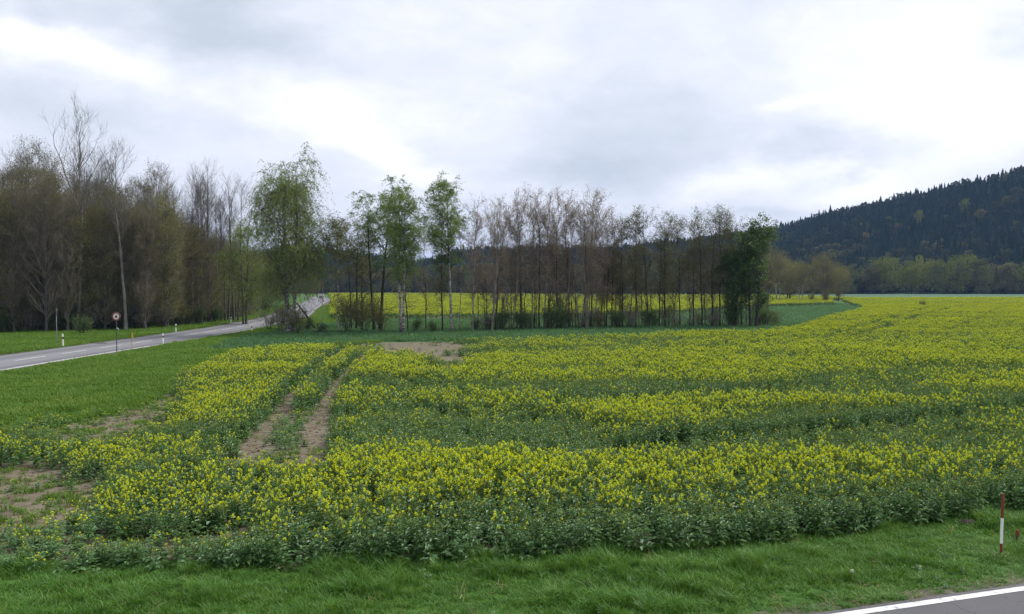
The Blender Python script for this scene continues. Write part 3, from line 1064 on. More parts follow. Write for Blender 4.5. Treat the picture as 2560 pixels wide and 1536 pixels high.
FARRAPE = np.array([(-36.5, 178), (-27.5, 135), (-18, 133), (8, 138), (30, 158), (58, 205), (83, 228), (93, 258), (107, 296), (128, 324), (120, 410), (30, 430), (-20, 520), (-108, 520), (-61, 300), (-46, 225)])
P = np.stack([RNG.uniform(-120, 130, 60000), RNG.uniform(132, 520, 60000)], 1)
P = P[poly_in(P, FARRAPE)]
P = P[RNG.uniform(0, 1, len(P)) < np.clip(330 / P[:, 1] - 0.35, 0.25, 1)]
n = len(P)
sheet('far_field_soil', FARRAPE, 0.008, M['soil'])
scatter('far_rapeseed_crop', np.concatenate([P, np.zeros((n, 1))], 1), RNG.integers(10, 13, n),
        np.stack([RNG.normal(size=n) * 0.08, RNG.normal(size=n) * 0.08, RNG.uniform(0, 6.28, n)], 1),
        np.stack([np.full(n, 2.5), np.full(n, 2.3), RNG.uniform(0.95, 1.2, n)], 1), rape_coll)

# grass
grass_protos = [tuft('grass_tuft_%02d' % i, 300 + i, 46, 0.17, 'grass', 0.13, 0.7, 0.005) for i in range(5)] + \
               [tuft('grass_tuft_05', 320, 60, 0.30, 'grass', 0.10, 0.9, 0.005)]
grass_coll = hidden_collection('grass_tufts', grass_protos)
meadow_protos = [tuft('meadow_tuft_%02d' % i, 340 + i, 40, 0.22, 'meadow', 0.28, 0.8, 0.014) for i in range(5)]
meadow_coll = hidden_collection('meadow_tufts', meadow_protos)
wheat_protos = [tuft('crop_tuft_%02d' % i, 360 + i, 40, 0.32, 'wheat', 0.35, 0.5, 0.018) for i in range(4)]
wheat_coll = hidden_collection('crop_tufts', wheat_protos)


def build_weeds():
    P = band_points(14, 60, 9.0)
    P = P[poly_in(P, FIELD)]
    d, f, h = field_maps(P)
    cl = fbm(P[:, 0] / 0.9 + 3, P[:, 1] / 0.9 + 60, 3)
    rut = np.minimum(line_dist(P, RUT1), line_dist(P, RUT2))
    keep = (d < 0.5) & (RNG.uniform(0, 1, len(P)) < np.clip((cl - 0.30) * 4.5, 0.10, 1)) & ((rut > 0.42) | (RNG.uniform(0, 1, len(P)) < 0.08))
    P = P[keep]
    n = len(P)
    w = RNG.uniform(0.35, 0.9, n)
    scatter('field_weeds', np.concatenate([P, np.zeros((n, 1))], 1), RNG.integers(0, 5, n),
            np.stack([RNG.normal(size=n) * 0.2, RNG.normal(size=n) * 0.2, RNG.uniform(0, 6.28, n)], 1),
            np.stack([w, w, RNG.uniform(0.25, 0.8, n)], 1), meadow_coll)


build_weeds()


def clod(seed):
    rg = np.random.default_rng(seed)
    m = MB().lathe([(0.0, 1.0), (0.55, 0.85), (0.95, 0.35), (1.0, -0.2)], 0, 7)
    m.v[0] = m.v[0] * rg.uniform(0.65, 1.2, m.v[0].shape)
    return m.build('clod_%d' % seed, [M['clod']], None, False, False)


def build_clods():
    coll = hidden_collection('soil_clods', [clod(i) for i in range(3)])
    straw = [tuft('straw_%02d' % i, 380 + i, 9, 0.16, 'straw', 0.2, 1.6, 0.006) for i in range(3)]
    P = band_points(14, 60, 26.0)
    P = P[poly_in(P, FIELD)]
    d, f, h = field_maps(P)
    P = P[d < 0.5]
    n = len(P)
    w = 0.012 + 0.05 * RNG.uniform(0, 1, n) ** 3
    scatter('soil_clods', np.concatenate([P, np.zeros((n, 1))], 1), RNG.integers(0, 3, n),
            np.stack([np.zeros(n), np.zeros(n), RNG.uniform(0, 6.28, n)], 1), np.stack([w * RNG.uniform(0.8, 1.6, n), w, w * RNG.uniform(0.5, 0.9, n)], 1), coll)
    Q = np.stack([RNG.uniform(-24, 26, 5000), RNG.uniform(8, 29, 5000)], 1)
    sd_ = side_of_near_road(Q)
    Q = Q[(sd_ > 0.1) & (sd_ < 5.5) & ~poly_in(Q, FIELD) & (RNG.uniform(0, 1, 5000) < np.where(sd_ < 0.7, 0.8, 0.16))]
    k = P[RNG.uniform(0, 1, n) < 0.08]
    A = np.concatenate([Q, k])
    n = len(A)
    z = np.concatenate([RNG.uniform(0.0, 0.06, len(Q)), np.zeros(len(k))])
    scatter('dry_straw', np.concatenate([A, z[:, None]], 1), RNG.integers(0, 3, n),
            np.stack([RNG.normal(size=n) * 0.3, RNG.normal(size=n) * 0.3, RNG.uniform(0, 6.28, n)], 1), np.stack([RNG.uniform(0.6, 1.2, n)] * 2 + [RNG.uniform(0.4, 1.1, n)], 1),
            hidden_collection('straw_tufts', straw))


def side_of_near_road(P):
    """distance on the field side of the near road's asphalt edge"""
    a = NA
    d = (NB - NA) / np.linalg.norm(NB - NA)
    nrm = np.array([-d[1], d[0]])
    return (P - a) @ nrm


def build_verge():
    P = np.stack([RNG.uniform(-24, 26, 90000), RNG.uniform(4, 29, 90000)], 1)
    s = side_of_near_road(P)
    infield = poly_in(P, FIELD)
    e = edge_dist(P, FIELD)
    rag = (fbm(P[:, 0] / 1.1, P[:, 1] / 1.1) - 0.5)
    keep = (s > 0.30 + rag * 0.4) & (~infield | (e < 0.5 + rag * 1.4)) & (P[:, 1] > 0.2 * abs(P[:, 0]) + 4)
    P, s = P[keep], s[keep]
    n = len(P)
    lump = fbm(P[:, 0] / 1.5 + 31, P[:, 1] / 1.0 + 7, 3)
    near = np.clip((s - 0.25) / 1.2, 0.35, 1)
    h = (0.27 + 1.3 * np.clip(lump - 0.30, 0, 1)) * near * RNG.uniform(0.8, 1.25, n)
    idx = RNG.integers(0, 5, n)
    idx[(lump > 0.62) & (RNG.uniform(0, 1, n) < 0.3)] = 5
    scatter('verge_grass', np.concatenate([P, np.zeros((n, 1))], 1), idx,
            np.stack([RNG.normal(size=n) * 0.15, RNG.normal(size=n) * 0.15, RNG.uniform(0, 6.28, n)], 1),
            np.stack([np.full(n, 1.0) * RNG.uniform(0.8, 1.3, n)] * 2 + [h * 1.15], 1), grass_coll)


build_verge()


def build_verge_weeds():
    P = np.stack([RNG.uniform(-24, 26, 9000), RNG.uniform(8, 29, 9000)], 1)
    s = side_of_near_road(P)
    cl = fbm(P[:, 0] / 1.3 + 88, P[:, 1] / 1.1 + 12, 3)
    keep = (s > 0.5) & ~poly_in(P, FIELD) & (RNG.uniform(0, 1, len(P)) < np.clip((cl - 0.55) * 3, 0.01, 1)) & (s < 6)
    P = P[keep]
    n = len(P)
    w = RNG.uniform(0.35, 0.75, n)
    scatter('verge_weeds', np.concatenate([P, np.zeros((n, 1))], 1), RNG.choice([6, 8], n),
            np.stack([RNG.normal(size=n) * 0.2, RNG.normal(size=n) * 0.2, RNG.uniform(0, 6.28, n)], 1),
            np.stack([w * 0.7, w * 0.7, RNG.uniform(0.12, 0.26, n)], 1), rape_coll)


build_verge_weeds()
build_clods()


def road_offset(P):
    xs = np.interp(P[:, 1], ROAD[:, 1], ROAD[:, 0])
    return P[:, 0] - xs


def build_meadow():
    P = np.concatenate([np.stack([RNG.uniform(-66, -12, 60000), RNG.uniform(26, 112, 60000)], 1),
                        np.stack([RNG.uniform(-75, 45, 26000), RNG.uniform(100, 230, 26000)], 1)])
    o = road_offset(P)
    rag = fbm(P[:, 0] / 1.3, P[:, 1] / 2.0) - 0.5
    keep = (o > 4.0 + rag * 1.5) | (o < -4.0 + rag * 0.8)
    keep &= ~poly_in(P, FIELD) | (edge_dist(P, FIELD) < 0.8)
    keep &= ~poly_in(P, WHEAT) & ~poly_in(P, FARRAPE)
    keep &= P[:, 0] > -0.64 * P[:, 1] - 4
    P = P[keep]
    n = len(P)
    h = (0.5 + 1.0 * fbm(P[:, 0] / 3, P[:, 1] / 4, 3)) * RNG.uniform(0.7, 1.3, n)
    w = np.where(P[:, 1] > 105, 1.9, 1.25) * RNG.uniform(0.8, 1.25, n)
    h = h * np.where(o[keep] < 0, 0.85, 1.0)
    scatter('meadow_grass', np.concatenate([P, np.zeros((n, 1))], 1), RNG.integers(0, 5, n),
            np.stack([RNG.normal(size=n) * 0.12, RNG.normal(size=n) * 0.12, RNG.uniform(0, 6.28, n)], 1),
            np.stack([w, w, h], 1), meadow_coll)
    P = np.stack([RNG.uniform(-30, 95, 70000), RNG.uniform(69, 258, 70000)], 1)
    P = P[poly_in(P, WHEAT) & (RNG.uniform(0, 1, 70000) < np.clip(110 / P[:, 1] - 0.1, 0.2, 1))]
    n = len(P)
    w = np.where(P[:, 1] > 120, 2.2, 1.5) * RNG.uniform(0.8, 1.2, n)
    scatter('green_crop', np.concatenate([P, np.zeros((n, 1))], 1), RNG.integers(0, 4, n),
            np.stack([RNG.normal(size=n) * 0.08, RNG.normal(size=n) * 0.08, RNG.uniform(0, 6.28, n)], 1),
            np.stack([w, w, RNG.uniform(0.7, 1.15, n)], 1), wheat_coll)


build_meadow()


# ------------------------------------------------------------------ hills and far woods
RIDGE = np.array([(-400, 640), (300, 640), (600, 632), (800, 622), (890, 630), (980, 646), (1040, 655), (1090, 645), (1150, 622), (1350, 616), (1520, 618), (1580, 611), (1734, 596), (1820, 580),
                  (1916, 569), (1999, 551), (2067, 526), (2183, 503), (2319, 470), (2455, 443), (2560, 412), (2700, 385), (2950, 350), (3300, 330)], float)
RIDGE_AZ = np.arctan((RIDGE[:, 0] - 1280) / F)
RR = 1000.0
RIDGE_H = (714 - RIDGE[:, 1]) / F * RR * np.cos(RIDGE_AZ) / 1.0 + CAMZ - 12.5


def hill_z(az, r):
    h = np.interp(az, RIDGE_AZ, RIDGE_H)
    s = np.clip((r - 610) / (RR - 610), 0, 1)
    s = s * s * (3 - 2 * s) * 0.35 + s * 0.65
    back = np.clip((r - RR) / 500, 0, 1)
    return h * s * (1 - back * back * 0.8)


na, nr = 160, 26
azs = np.linspace(-0.72, 0.74, na)
rs = np.concatenate([np.linspace(605, RR, 18), np.linspace(RR + 40, RR + 700, 8)])
A_, R_ = np.meshgrid(azs, rs, indexing='ij')
Z_ = hill_z(A_, R_) + (fbm(A_ * 60, R_ / 40) - 0.5) * 4 * np.clip((R_ - 620) / 100, 0, 1) - 0.6 * (R_ < 615)
V = np.stack([np.sin(A_) * R_, np.cos(A_) * R_, Z_], -1).reshape(-1, 3)
f = [[i * nr + j, i * nr + j + 1, (i + 1) * nr + j + 1, (i + 1) * nr + j] for i in range(na - 1) for j in range(nr - 1)]
hb = MB().add(V, f).build('hill', [M['hill']], None, True)
tag(hb, kind='structure')


def conifer(seed, H=20.0, W=3.0):
    rng = np.random.default_rng(seed)
    mb = MB()
    mb.lathe([(0.25, 0), (0.18, H * 0.4), (0.03, H)], 1, 5)
    n = 9
    for k in range(n):
        u = k / n
        zb = H * (0.14 + 0.80 * u)
        r = W * (1 - u) ** 0.85 + 0.25
        m = 11
        a = np.linspace(0, 6.283, m, endpoint=False) + rng.uniform(0, 1)
        rr = r * rng.uniform(0.6, 1.15, m)
        outer = np.stack([np.cos(a) * rr, np.sin(a) * rr, zb - r * 0.35 + rng.normal(size=m) * 0.3], 1)
        a2 = a + 0.28
        inner = np.stack([np.cos(a2) * rr * 0.45, np.sin(a2) * rr * 0.45, np.full(m, zb + 0.2)], 1)
        tip = np.array([[0, 0, zb + H * 0.16]])
        V = np.concatenate([outer, inner, tip])
        f = []
        for i in range(m):
            j = (i + 1) % m
            f.append([i, m + i, 2 * m])
            f.append([m + i, j, 2 * m])
        mb.add(V, f, 0, rng.uniform(0, 1))
    return mb.build('conifer', [M['conifer'], M['bark_dark']], None, False, False)


def far_decid(seed, H, W, mat, n=420, ls=1.5, name='far_tree'):
    rng = np.random.default_rng(seed)
    tm, cm = MB(), MB()
    tm.lathe([(0.25, -0.3), (0.17, H * 0.45), (0.04, H * 0.95)], 0, 5)
    ctr = np.stack([rng.normal(size=16) * W * 0.42, rng.normal(size=16) * W * 0.42, H * rng.uniform(0.14, 0.92, 16)], 1)
    k = rng.integers(0, 16, n)
    rad = np.interp(ctr[:, 2] / H, [0.1, 0.3, 0.6, 0.95], [0.4, 0.55, 0.6, 0.3]) * W
    pos = ctr[k] + rand_unit(n, rng) * (rad[k] * rng.uniform(0.3, 1, n) ** 0.5)[:, None]
    pos[:, 2] = np.clip(np.abs(pos[:, 2]), 0.1, H * 1.02)
    tone = 0.5 * rng.uniform(0, 1, 16)[k] + 0.5 * rng.uniform(0, 1, n)
    leaves(cm, pos, ls, 0, rng, tone, flat=0.5, aspect=0.8)
    return tm, cm


def far_single(seed, H, W, mat, n, ls):
    tm, cm = far_decid(seed, H, W, mat, n, ls)
    mb = MB()
    for v, f, m, t in zip(cm.v, cm.f, cm.m, cm.t):
        mb.add(v, f, 0, t)
    mb.lathe([(0.25, -0.3), (0.17, H * 0.45), (0.04, H * 0.95)], 1, 5)
    return mb.build('broadleaf', [M[mat], M['bark_dark']], None, False, False)


wood_protos = [conifer(500 + i, 15 + i, 3.4 + 0.3 * i) for i in range(4)] + [far_single(520, 15, 4.2, 'hill_leaf', 420, 1.4), far_single(521, 16, 4.6, 'hill_leaf', 420, 1.4), far_single(522, 15, 4.4, 'far_brown', 420, 1.4), far_single(523, 15, 4.4, 'far_yellow', 420, 1.4)]
for i, o in enumerate(wood_protos):
    o.name = 'wood_tree_%02d' % i
wood_coll = hidden_collection('hill_wood_trees', wood_protos)
n = 19000
az = RNG.uniform(-0.66, 0.66, n)
r = np.sqrt(RNG.uniform(615 ** 2, 1040 ** 2, n))
z = hill_z(az, r)
mixn = fbm(az * 14, r / 120 + 3)
low = np.clip((780 - r) / 170, 0, 1)
p = RNG.uniform(0, 1, n)
dec = p < (0.03 + 0.30 * low + 0.22 * (r > 960) + 0.42 * np.clip((mixn - 0.5) * 4, 0, 1))
idx = np.where(dec, RNG.choice([4, 5, 4, 5, 4, 6], n), RNG.integers(0, 4, n))
idx[RNG.uniform(0, 1, n) < 0.0015] = 7
s = RNG.uniform(0.55, 0.95, n)
scatter('hill_wood', np.stack([np.sin(az) * r, np.cos(az) * r, z - 0.4], 1), idx,
        np.stack([np.zeros(n), np.zeros(n), RNG.uniform(0, 6.28, n)], 1), np.stack([s, s, s * RNG.uniform(0.8, 1.15, n)], 1), wood_coll)


def far_proto(seed, H, W, mat, n=1300, ls=0.75):
    tm, cm = far_decid(seed, H, W, mat, n, ls)
    return tm.build('trunk', [M['bark_dark']], None, True, False), cm.build('crown', [M[mat]], None, False, False)


FARP = {'brown': [far_proto(540 + i, 19 + i, 4.6, 'far_brown') for i in range(3)],
        'olive': [far_proto(550 + i, 20 + i, 6.0, 'far_leaf') for i in range(2)],
        'yellow': [far_proto(560 + i, 20 + i, 6.6, 'far_yellow') for i in range(2)]}
# edge of the wood along the far side of the fields
LBL = {'brown': 'brownish leafless tree along the far edge of the wood behind the fields',
       'olive': 'dull olive tree along the far edge of the wood behind the fields',
       'yellow': 'yellowish green budding tree along the far edge of the wood behind the fields'}
k = 0
for px in list(range(840, 2090, 19)) + list(range(2090, 2660, 25)):
    d = np.interp(px, [840, 1450, 1900, 2120, 2560], [545, 440, 440, 515, 505]) + RNG.uniform(-4, 8)
    kind = 'brown'
    u = RNG.uniform()
    if px > 2200 and px < 2420:
        kind = 'yellow' if u < 0.55 else 'olive'
    elif px >= 2420:
        kind = 'yellow' if u < 0.2 else ('olive' if u < 0.35 else 'brown')
    elif px > 2100:
        kind = 'brown' if u < 0.6 else 'olive'
    else:
        kind = 'olive' if u < 0.3 else 'brown'
    x, y = xy(px + RNG.uniform(-5, 5), d)
    pr = FARP[kind][k % len(FARP[kind])]
    plant_tree('wood_edge_tree', pr, x, y, RNG.uniform(0, 6.28), RNG.uniform(0.8, 1.16) * (1.0 if px > 2090 else 0.86), LBL[kind], 'tree', 'trees at the far wood edge, ' + kind)
    k += 1
# two bright trees standing out on the wooded slope
for px, py, sc, lab in ((2293, 537, 0.62, 'small round yellow-green tree alone on the dark wooded hillside'), (2406, 508, 0.72, 'larger yellow-green tree, highest bright crown on the dark hillside')):
    a_ = math.atan((px - 1280) / F)
    rr_ = np.linspace(640, 1000, 721)
    zz_ = hill_z(np.full(721, a_), rr_) + 13 - (CAMZ + (714 - py) / F * math.cos(a_) * rr_)
    r_ = rr_[int(np.argmin(np.abs(zz_)))]
    o = plant_tree('tree', FARP['yellow'][0], math.sin(a_) * r_, math.cos(a_) * r_, 0.3, sc, lab, 'tree', szz=0.85)
    o.location.z = float(hill_z(np.array([a_]), np.array([r_]))[0])
# the wood behind that edge reads as one mass
n = 900
pxs = RNG.uniform(-200, 2800, n)
d = np.interp(pxs, [700, 840, 1450, 1900, 2120, 2560], [520, 555, 452, 452, 527, 517]) + RNG.uniform(6, 75, n)
s = RNG.uniform(0.95, 1.2, n)
keep = pxs > 700
scatter('far_wood', np.stack([(pxs - 1280) / F * d, d, np.zeros(n)], 1)[keep], RNG.choice([4, 5, 6, 6], n)[keep],
        np.stack([np.zeros(n), np.zeros(n), RNG.uniform(0, 6.28, n)], 1)[keep], np.stack([s, s, s], 1)[keep], wood_coll)

# ------------------------------------------------------------------ trees
narrow = lambda u: np.interp(u, [0, 0.1, 0.5, 0.85, 1.0], [0.65, 0.9, 1.0, 0.6, 0.15])
column = lambda u: np.interp(u, [0, 0.3, 0.7, 1.0], [0.6, 1.0, 0.8, 0.2])
topdome = lambda u: np.interp(u, [0, 0.25, 0.6, 0.9, 1.0], [0.45, 0.9, 1.0, 0.55, 0.2])

forest = [make_tree('f', 1000 + i, 18 + 1.3 * i, 0.13, ('bark_dark', 'bark_grey', 'bark_pale', 'bark_grey')[i], 'twig_forest', 'leaf_olive', crown=(0.05, 1.0), n1=105, width=2.1, shape=narrow,
                    ang1=(35, 68), rise1=0.35, n2=800, len2=0.9, ang2=(25, 55), rise2=0.25, n3=3400, len3=0.65, ang3=(20, 50), rise3=0.2, r3=0.010, nleaf=7000, lsize=0.13, ljit=0.25) for i in range(4)]
forest_br = [make_tree('g', 1010 + i, 18 + i, 0.14, 'bark_grey', 'twig_brown', 'leaf_bud', crown=(0.06, 1.0), n1=90, width=2.5, shape=narrow,
                       ang1=(28, 55), rise1=0.4, n2=700, len2=0.95, ang2=(22, 50), rise2=0.3, n3=3600, len3=0.7, r3=0.010, nleaf=4500, lsize=0.12, ljit=0.2) for i in range(2)]
bare_tall = [make_tree('b', 1020 + i, 26.5 - 4 * i, 0.22 - 0.03 * i, 'bark_pale', 'twig_grey', 'leaf_bud', stems=2 - i, fork=0.55, spread=0.12, lean=(-0.05 + 0.06 * i, 0), crown=(0.5 - 0.05 * i, 1.0), n1=40, width=3.0 - i, shape=topdome,
                       ang1=(24, 45), rise1=0.5, n2=170, len2=1.5, ang2=(22, 45), rise2=0.35, n3=700, len3=0.9, ang3=(18, 40), rise3=0.25, r3=0.010, nleaf=160, lsize=0.08, wob=0.02) for i in range(2)]
bare_mid = [make_tree('c', 1030 + i, 22, 0.14, 'bark_grey', 'twig_grey', 'leaf_bud', stems=2, crown=(0.35, 1.0), n1=60, width=2.2, shape=topdome,
                      ang1=(20, 42), rise1=0.5, n2=340, len2=1.2, ang2=(20, 42), rise2=0.35, n3=1200, len3=0.8, ang3=(16, 40), rise3=0.25, r3=0.009, nleaf=400, lsize=0.08, spread=0.04) for i in range(2)]
row_bare = [make_tree('r', 1040 + i, 15.5, 0.095, 'bark_dark' if i % 2 else 'bark_pale', 'twig_brown', 'leaf_bronze', stems=1 + (i == 2), spread=0.05, base_r=0.15, crown=(0.22, 1.0), n1=46, width=1.7, shape=topdome,
                      ang1=(25, 52), rise1=0.35, n2=210, len2=0.85, ang2=(25, 55), rise2=0.2, n3=950, len3=0.6, ang3=(20, 55), rise3=0.2, r3=0.008, nleaf=2300, lsize=0.115, ljit=0.12, wob=0.03) for i in range(4)]
row_olive = [make_tree('o', 1050 + i, 14.2, 0.10, 'bark_dark', 'twig_dark', 'leaf_bud', crown=(0.2, 1.0), n1=46, width=1.7, shape=topdome,
                       ang1=(30, 60), rise1=0.3, n2=280, len2=0.85, n3=1000, len3=0.6, r3=0.008, nleaf=3000, lsize=0.125, ljit=0.14, wob=0.02, patchy=1.8) for i in range(3)]
row_red = [make_tree('q', 1058 + i, 9.5, 0.07, 'bark_dark', 'twig_brown', 'leaf_red', crown=(0.3, 1.0), n1=36, width=1.9, shape=topdome,
                      ang1=(30, 60), rise1=0.25, n2=220, len2=0.8, n3=900, len3=0.55, r3=0.008, nleaf=2400, lsize=0.12, ljit=0.14, wob=0.02) for i in range(2)]
row_thin = [make_tree('t', 1060 + i, 11.5, 0.065, 'bark_dark', 'twig_dark', 'leaf_bronze', crown=(0.18, 1.0), n1=34, width=1.1, shape=topdome,
                      ang1=(28, 55), rise1=0.3, n2=140, len2=0.65, n3=620, len3=0.5, r3=0.008, nleaf=900, lsize=0.10, wob=0.03) for i in range(3)]
big_birch = make_tree('w', 1070, 19.6, 0.21, 'bark_birch', 'twig_dark', 'leaf_birch', stems=3, crown=(0.27, 1.0), n1=110, width=3.9,
                      shape=lambda u: np.interp(u, [0, 0.15, 0.45, 0.8, 1.0], [0.75, 1.0, 1.0, 0.9, 0.5]), ang1=(30, 62), rise1=0.05, n2=680, len2=1.3, ang2=(30, 70), rise2=-0.35,
                      n3=3700, len3=1.9, ang3=(30, 80), rise3=-1.15, r3=0.007, nleaf=58000, lsize=0.135, ljit=0.07, hang=0.8, spread=0.05)
weep2 = make_tree('w', 1071, 15.0, 0.14, 'bark_grey', 'twig_dark', 'leaf_birch', stems=2, crown=(0.12, 1.0), n1=60, width=2.4,
                  shape=column, ang1=(30, 62), rise1=0.05, n2=320, len2=0.9, rise2=-0.3, n3=1700, len3=1.1, ang3=(30, 80), rise3=-0.9, r3=0.007, nleaf=16000, lsize=0.15, ljit=0.1, hang=0.6, spread=0.04)
birch_dark = make_tree('w', 1072, 17.2, 0.20, 'bark_dark', 'twig_dark', 'leaf_birch_green', stems=2, crown=(0.36, 1.0), n1=54, width=3.3,
                       shape=lambda u: np.interp(u, [0, 0.3, 0.75, 0.92, 1.0], [0.55, 0.8, 1.0, 0.8, 0.4]), ang1=(28, 58), rise1=0.15, n2=330, len2=1.1, rise2=-0.2, n3=1800, len3=0.9, ang3=(30, 80), rise3=-0.7,
                       r3=0.007, nleaf=17000, lsize=0.135, ljit=0.08, hang=0.6, spread=0.06, leaf_top=0.40)
birch_mid = make_tree('w', 1073, 15.6, 0.17, 'bark_birch', 'twig_dark', 'leaf_birch_green', stems=2, lean=(-0.01, 0), crown=(0.38, 1.0), n1=50, width=2.3,
                      shape=column, ang1=(28, 60), rise1=0.1, n2=300, len2=0.9, rise2=-0.25, n3=1700, len3=0.95, ang3=(30, 80), rise3=-0.8, r3=0.007, nleaf=20000, lsize=0.135, ljit=0.08, hang=0.6, spread=0.03)
birch_right = make_tree('w', 1074, 17.4, 0.16, 'bark_birch', 'twig_dark', 'leaf_birch_green', stems=1, lean=(-0.035, 0), crown=(0.36, 1.0), n1=50, width=2.9,
                        shape=lambda u: np.interp(u, [0, 0.2, 0.45, 0.75, 1.0], [0.6, 1.0, 1.0, 0.6, 0.2]), ang1=(32, 62), rise1=0.2, n2=300, len2=1.0, rise2=0.0, n3=1600, len3=0.7, ang3=(30, 70), rise3=-0.3,
                        r3=0.007, nleaf=20000, lsize=0.135, ljit=0.1, patchy=3.0)
birch_young = make_tree('w', 1075, 13.0, 0.09, 'bark_birch', 'twig_dark', 'leaf_bud', stems=1, crown=(0.4, 1.0), n1=34, width=2.0,
                        shape=topdome, ang1=(28, 60), rise1=0.2, n2=180, len2=0.8, n3=800, len3=0.6, rise3=-0.3, r3=0.007, nleaf=4200, lsize=0.14, ljit=0.12)
birch_slim = make_tree('w', 1076, 12.5, 0.07, 'bark_birch', 'twig_dark', 'leaf_bud', stems=1, crown=(0.42, 1.0), n1=26, width=1.2,
                       shape=topdome, ang1=(28, 55), rise1=0.3, n2=140, len2=0.7, n3=560, len3=0.5, r3=0.007, nleaf=500, lsize=0.10, ljit=0.1, wob=0.02)
dark_pair = make_tree('w', 1077, 13.5, 0.13, 'bark_dark', 'twig_dark', 'leaf_bud', stems=2, crown=(0.42, 1.0), n1=40, width=2.8,
                      shape=topdome, ang1=(35, 65), rise1=0.15, n2=240, len2=1.0, n3=1100, len3=0.7, rise3=-0.2, r3=0.008, nleaf=5000, lsize=0.14, ljit=0.12, spread=0.03)
maple = make_tree('w', 1078, 13.8, 0.20, 'bark_dark', 'twig_dark', 'leaf_maple', stems=2, crown=(0.16, 1.0), n1=64, width=2.1,
                  shape=lambda u: np.interp(u, [0, 0.2, 0.5, 0.8, 1.0], [0.7, 1.0, 1.0, 0.65, 0.2]), ang1=(35, 65), rise1=0.2, n2=420, len2=0.9, n3=1500, len3=0.6, r3=0.008, nleaf=11500, lsize=0.24, ljit=0.2, flat=1.2, spread=0.05)
bushy = make_tree('w', 1079, 15.0, 0.25, 'bark_grey', 'twig_brown', 'leaf_olive', stems=3, crown=(0.12, 1.0), n1=90, width=5.2,
                  shape=lambda u: np.interp(u, [0, 0.2, 0.5, 0.8, 1.0], [0.7, 1.0, 1.0, 0.7, 0.3]), ang1=(35, 65), rise1=0.15, n2=600, len2=1.5, n3=2200, len3=0.9, r3=0.014, nleaf=7000, lsize=0.24, ljit=0.3, spread=0.06)
bushy_leaf = make_tree('w', 1080, 14.0, 0.2, 'bark_birch', 'twig_brown', 'leaf_bud', stems=2, crown=(0.3, 1.0), n1=60, width=3.6,
                       shape=topdome, ang1=(30, 60), rise1=0.2, n2=400, len2=1.2, n3=1500, len3=0.8, r3=0.013, nleaf=4200, lsize=0.22, ljit=0.25, spread=0.05)


def shrub(seed, H, W, leaf, nleaf, ls, n1=26, n3=500, twig='twig_dark'):
    rng = np.random.default_rng(seed)
    P0 = np.zeros((9, 5, 3))
    s = np.linspace(0, 1, 5)
    for i in range(9):
        a = rng.uniform(0, 6.28)
        o = rng.uniform(0.1, 0.9) * W
        P0[i, :, 0] = math.cos(a) * (0.15 + o * s)
        P0[i, :, 1] = math.sin(a) * (0.15 + o * s)
        P0[i, :, 2] = H * rng.uniform(0.6, 1) * s ** 0.8 - 0.05
    R0 = np.full((9, 5), 0.03) * np.linspace(1, 0.3, 5)
    P1, R1, _, _ = sprout(P0, R0, n1 * 3, rng, 0.15, 1, W * 0.5, (25, 60), 0.15, 0.15, 5, 0.7, 0.010)
    P3, R3, _, _ = sprout(P1, R1, n3, rng, 0.1, 1, 0.5, (25, 70), 0.1, 0.2, 4, 0.7, 0.007)
    sm, cm = MB(), MB()
    tubes(sm, P0, R0, 5, 0)
    tubes(cm, P1, R1, 4, 0)
    tubes(cm, P3, R3, 3, 0)
    k = rng.integers(0, len(P3), nleaf)
    pos = P3[k, rng.integers(1, 4, nleaf)] + rng.normal(size=(nleaf, 3)) * 0.12
    pos[:, 2] = np.abs(pos[:, 2])
    leaves(cm, pos, ls, 1, rng)
    return sm.build('stem', [M['bark_dark']], None, True, False), cm.build('foliage', [M[twig], M[leaf]], None, False, False)


SH = {'green': [shrub(1100 + i, 2.4, 1.5, 'leaf_shrub', 1500, 0.14) for i in range(2)],
      'brown': [shrub(1110 + i, 3.2, 1.9, 'leaf_shrub_brown', 1700, 0.13) for i in range(2)],
      'bare': [shrub(1120 + i, 3.0, 1.8, 'leaf_shrub_brown', 350, 0.10, 34, 900, 'twig_grey') for i in range(2)],
      'thicket': [shrub(1130 + i, 6.0, 3.2, 'leaf_shrub_brown', 3200, 0.17, 40, 1200, 'twig_brown') for i in range(2)]}


def at_base(px, py):
    return ray_at(px, py)


# --- the single trees, placed where they stand
x, y = at_base(726, 836)
plant_tree('weeping_birch', big_birch, x, y, 0.4, 1.0, 'big weeping birch with several pale trunks and a hanging fresh green crown beside the road', 'tree')
x, y = xy(612, 118)
plant_tree('weeping_birch', weep2, x, y, 1.0, 1.0, 'smaller weeping birch at the forest edge just left of the big roadside birch', 'tree')
x, y = at_base(846, 836)
plant_tree('birch', birch_young, x, y, 0.5, 1.0, 'slender birch with a curved white trunk rising from brown undergrowth', 'tree')
x, y = at_base(808, 818)
plant_tree('birch', birch_slim, x, y, 2.5, 0.75, 'small thin pale-trunked sapling between the leaning log and the white birch', 'tree')
x, y = at_base(885, 826)
plant_tree('tree', dark_pair, x, y, 0.0, 1.0, 'forked dark tree with olive buds rising behind the brown undergrowth', 'tree')
x, y = at_base(942, 830)
plant_tree('birch', birch_dark, x, y, 0.2, 1.0, 'broad-topped birch with two dark trunks and a drooping green top', 'tree')
x, y = at_base(1008, 837)
plant_tree('birch', birch_mid, x, y, 2.0, 1.0, 'birch with paired white trunks and a narrow drooping green crown', 'tree')
x, y = at_base(1130, 832)
plant_tree('birch', birch_right, x, y, 0.0, 1.0, 'birch with one leaning white trunk and an upright pointed green crown', 'tree')
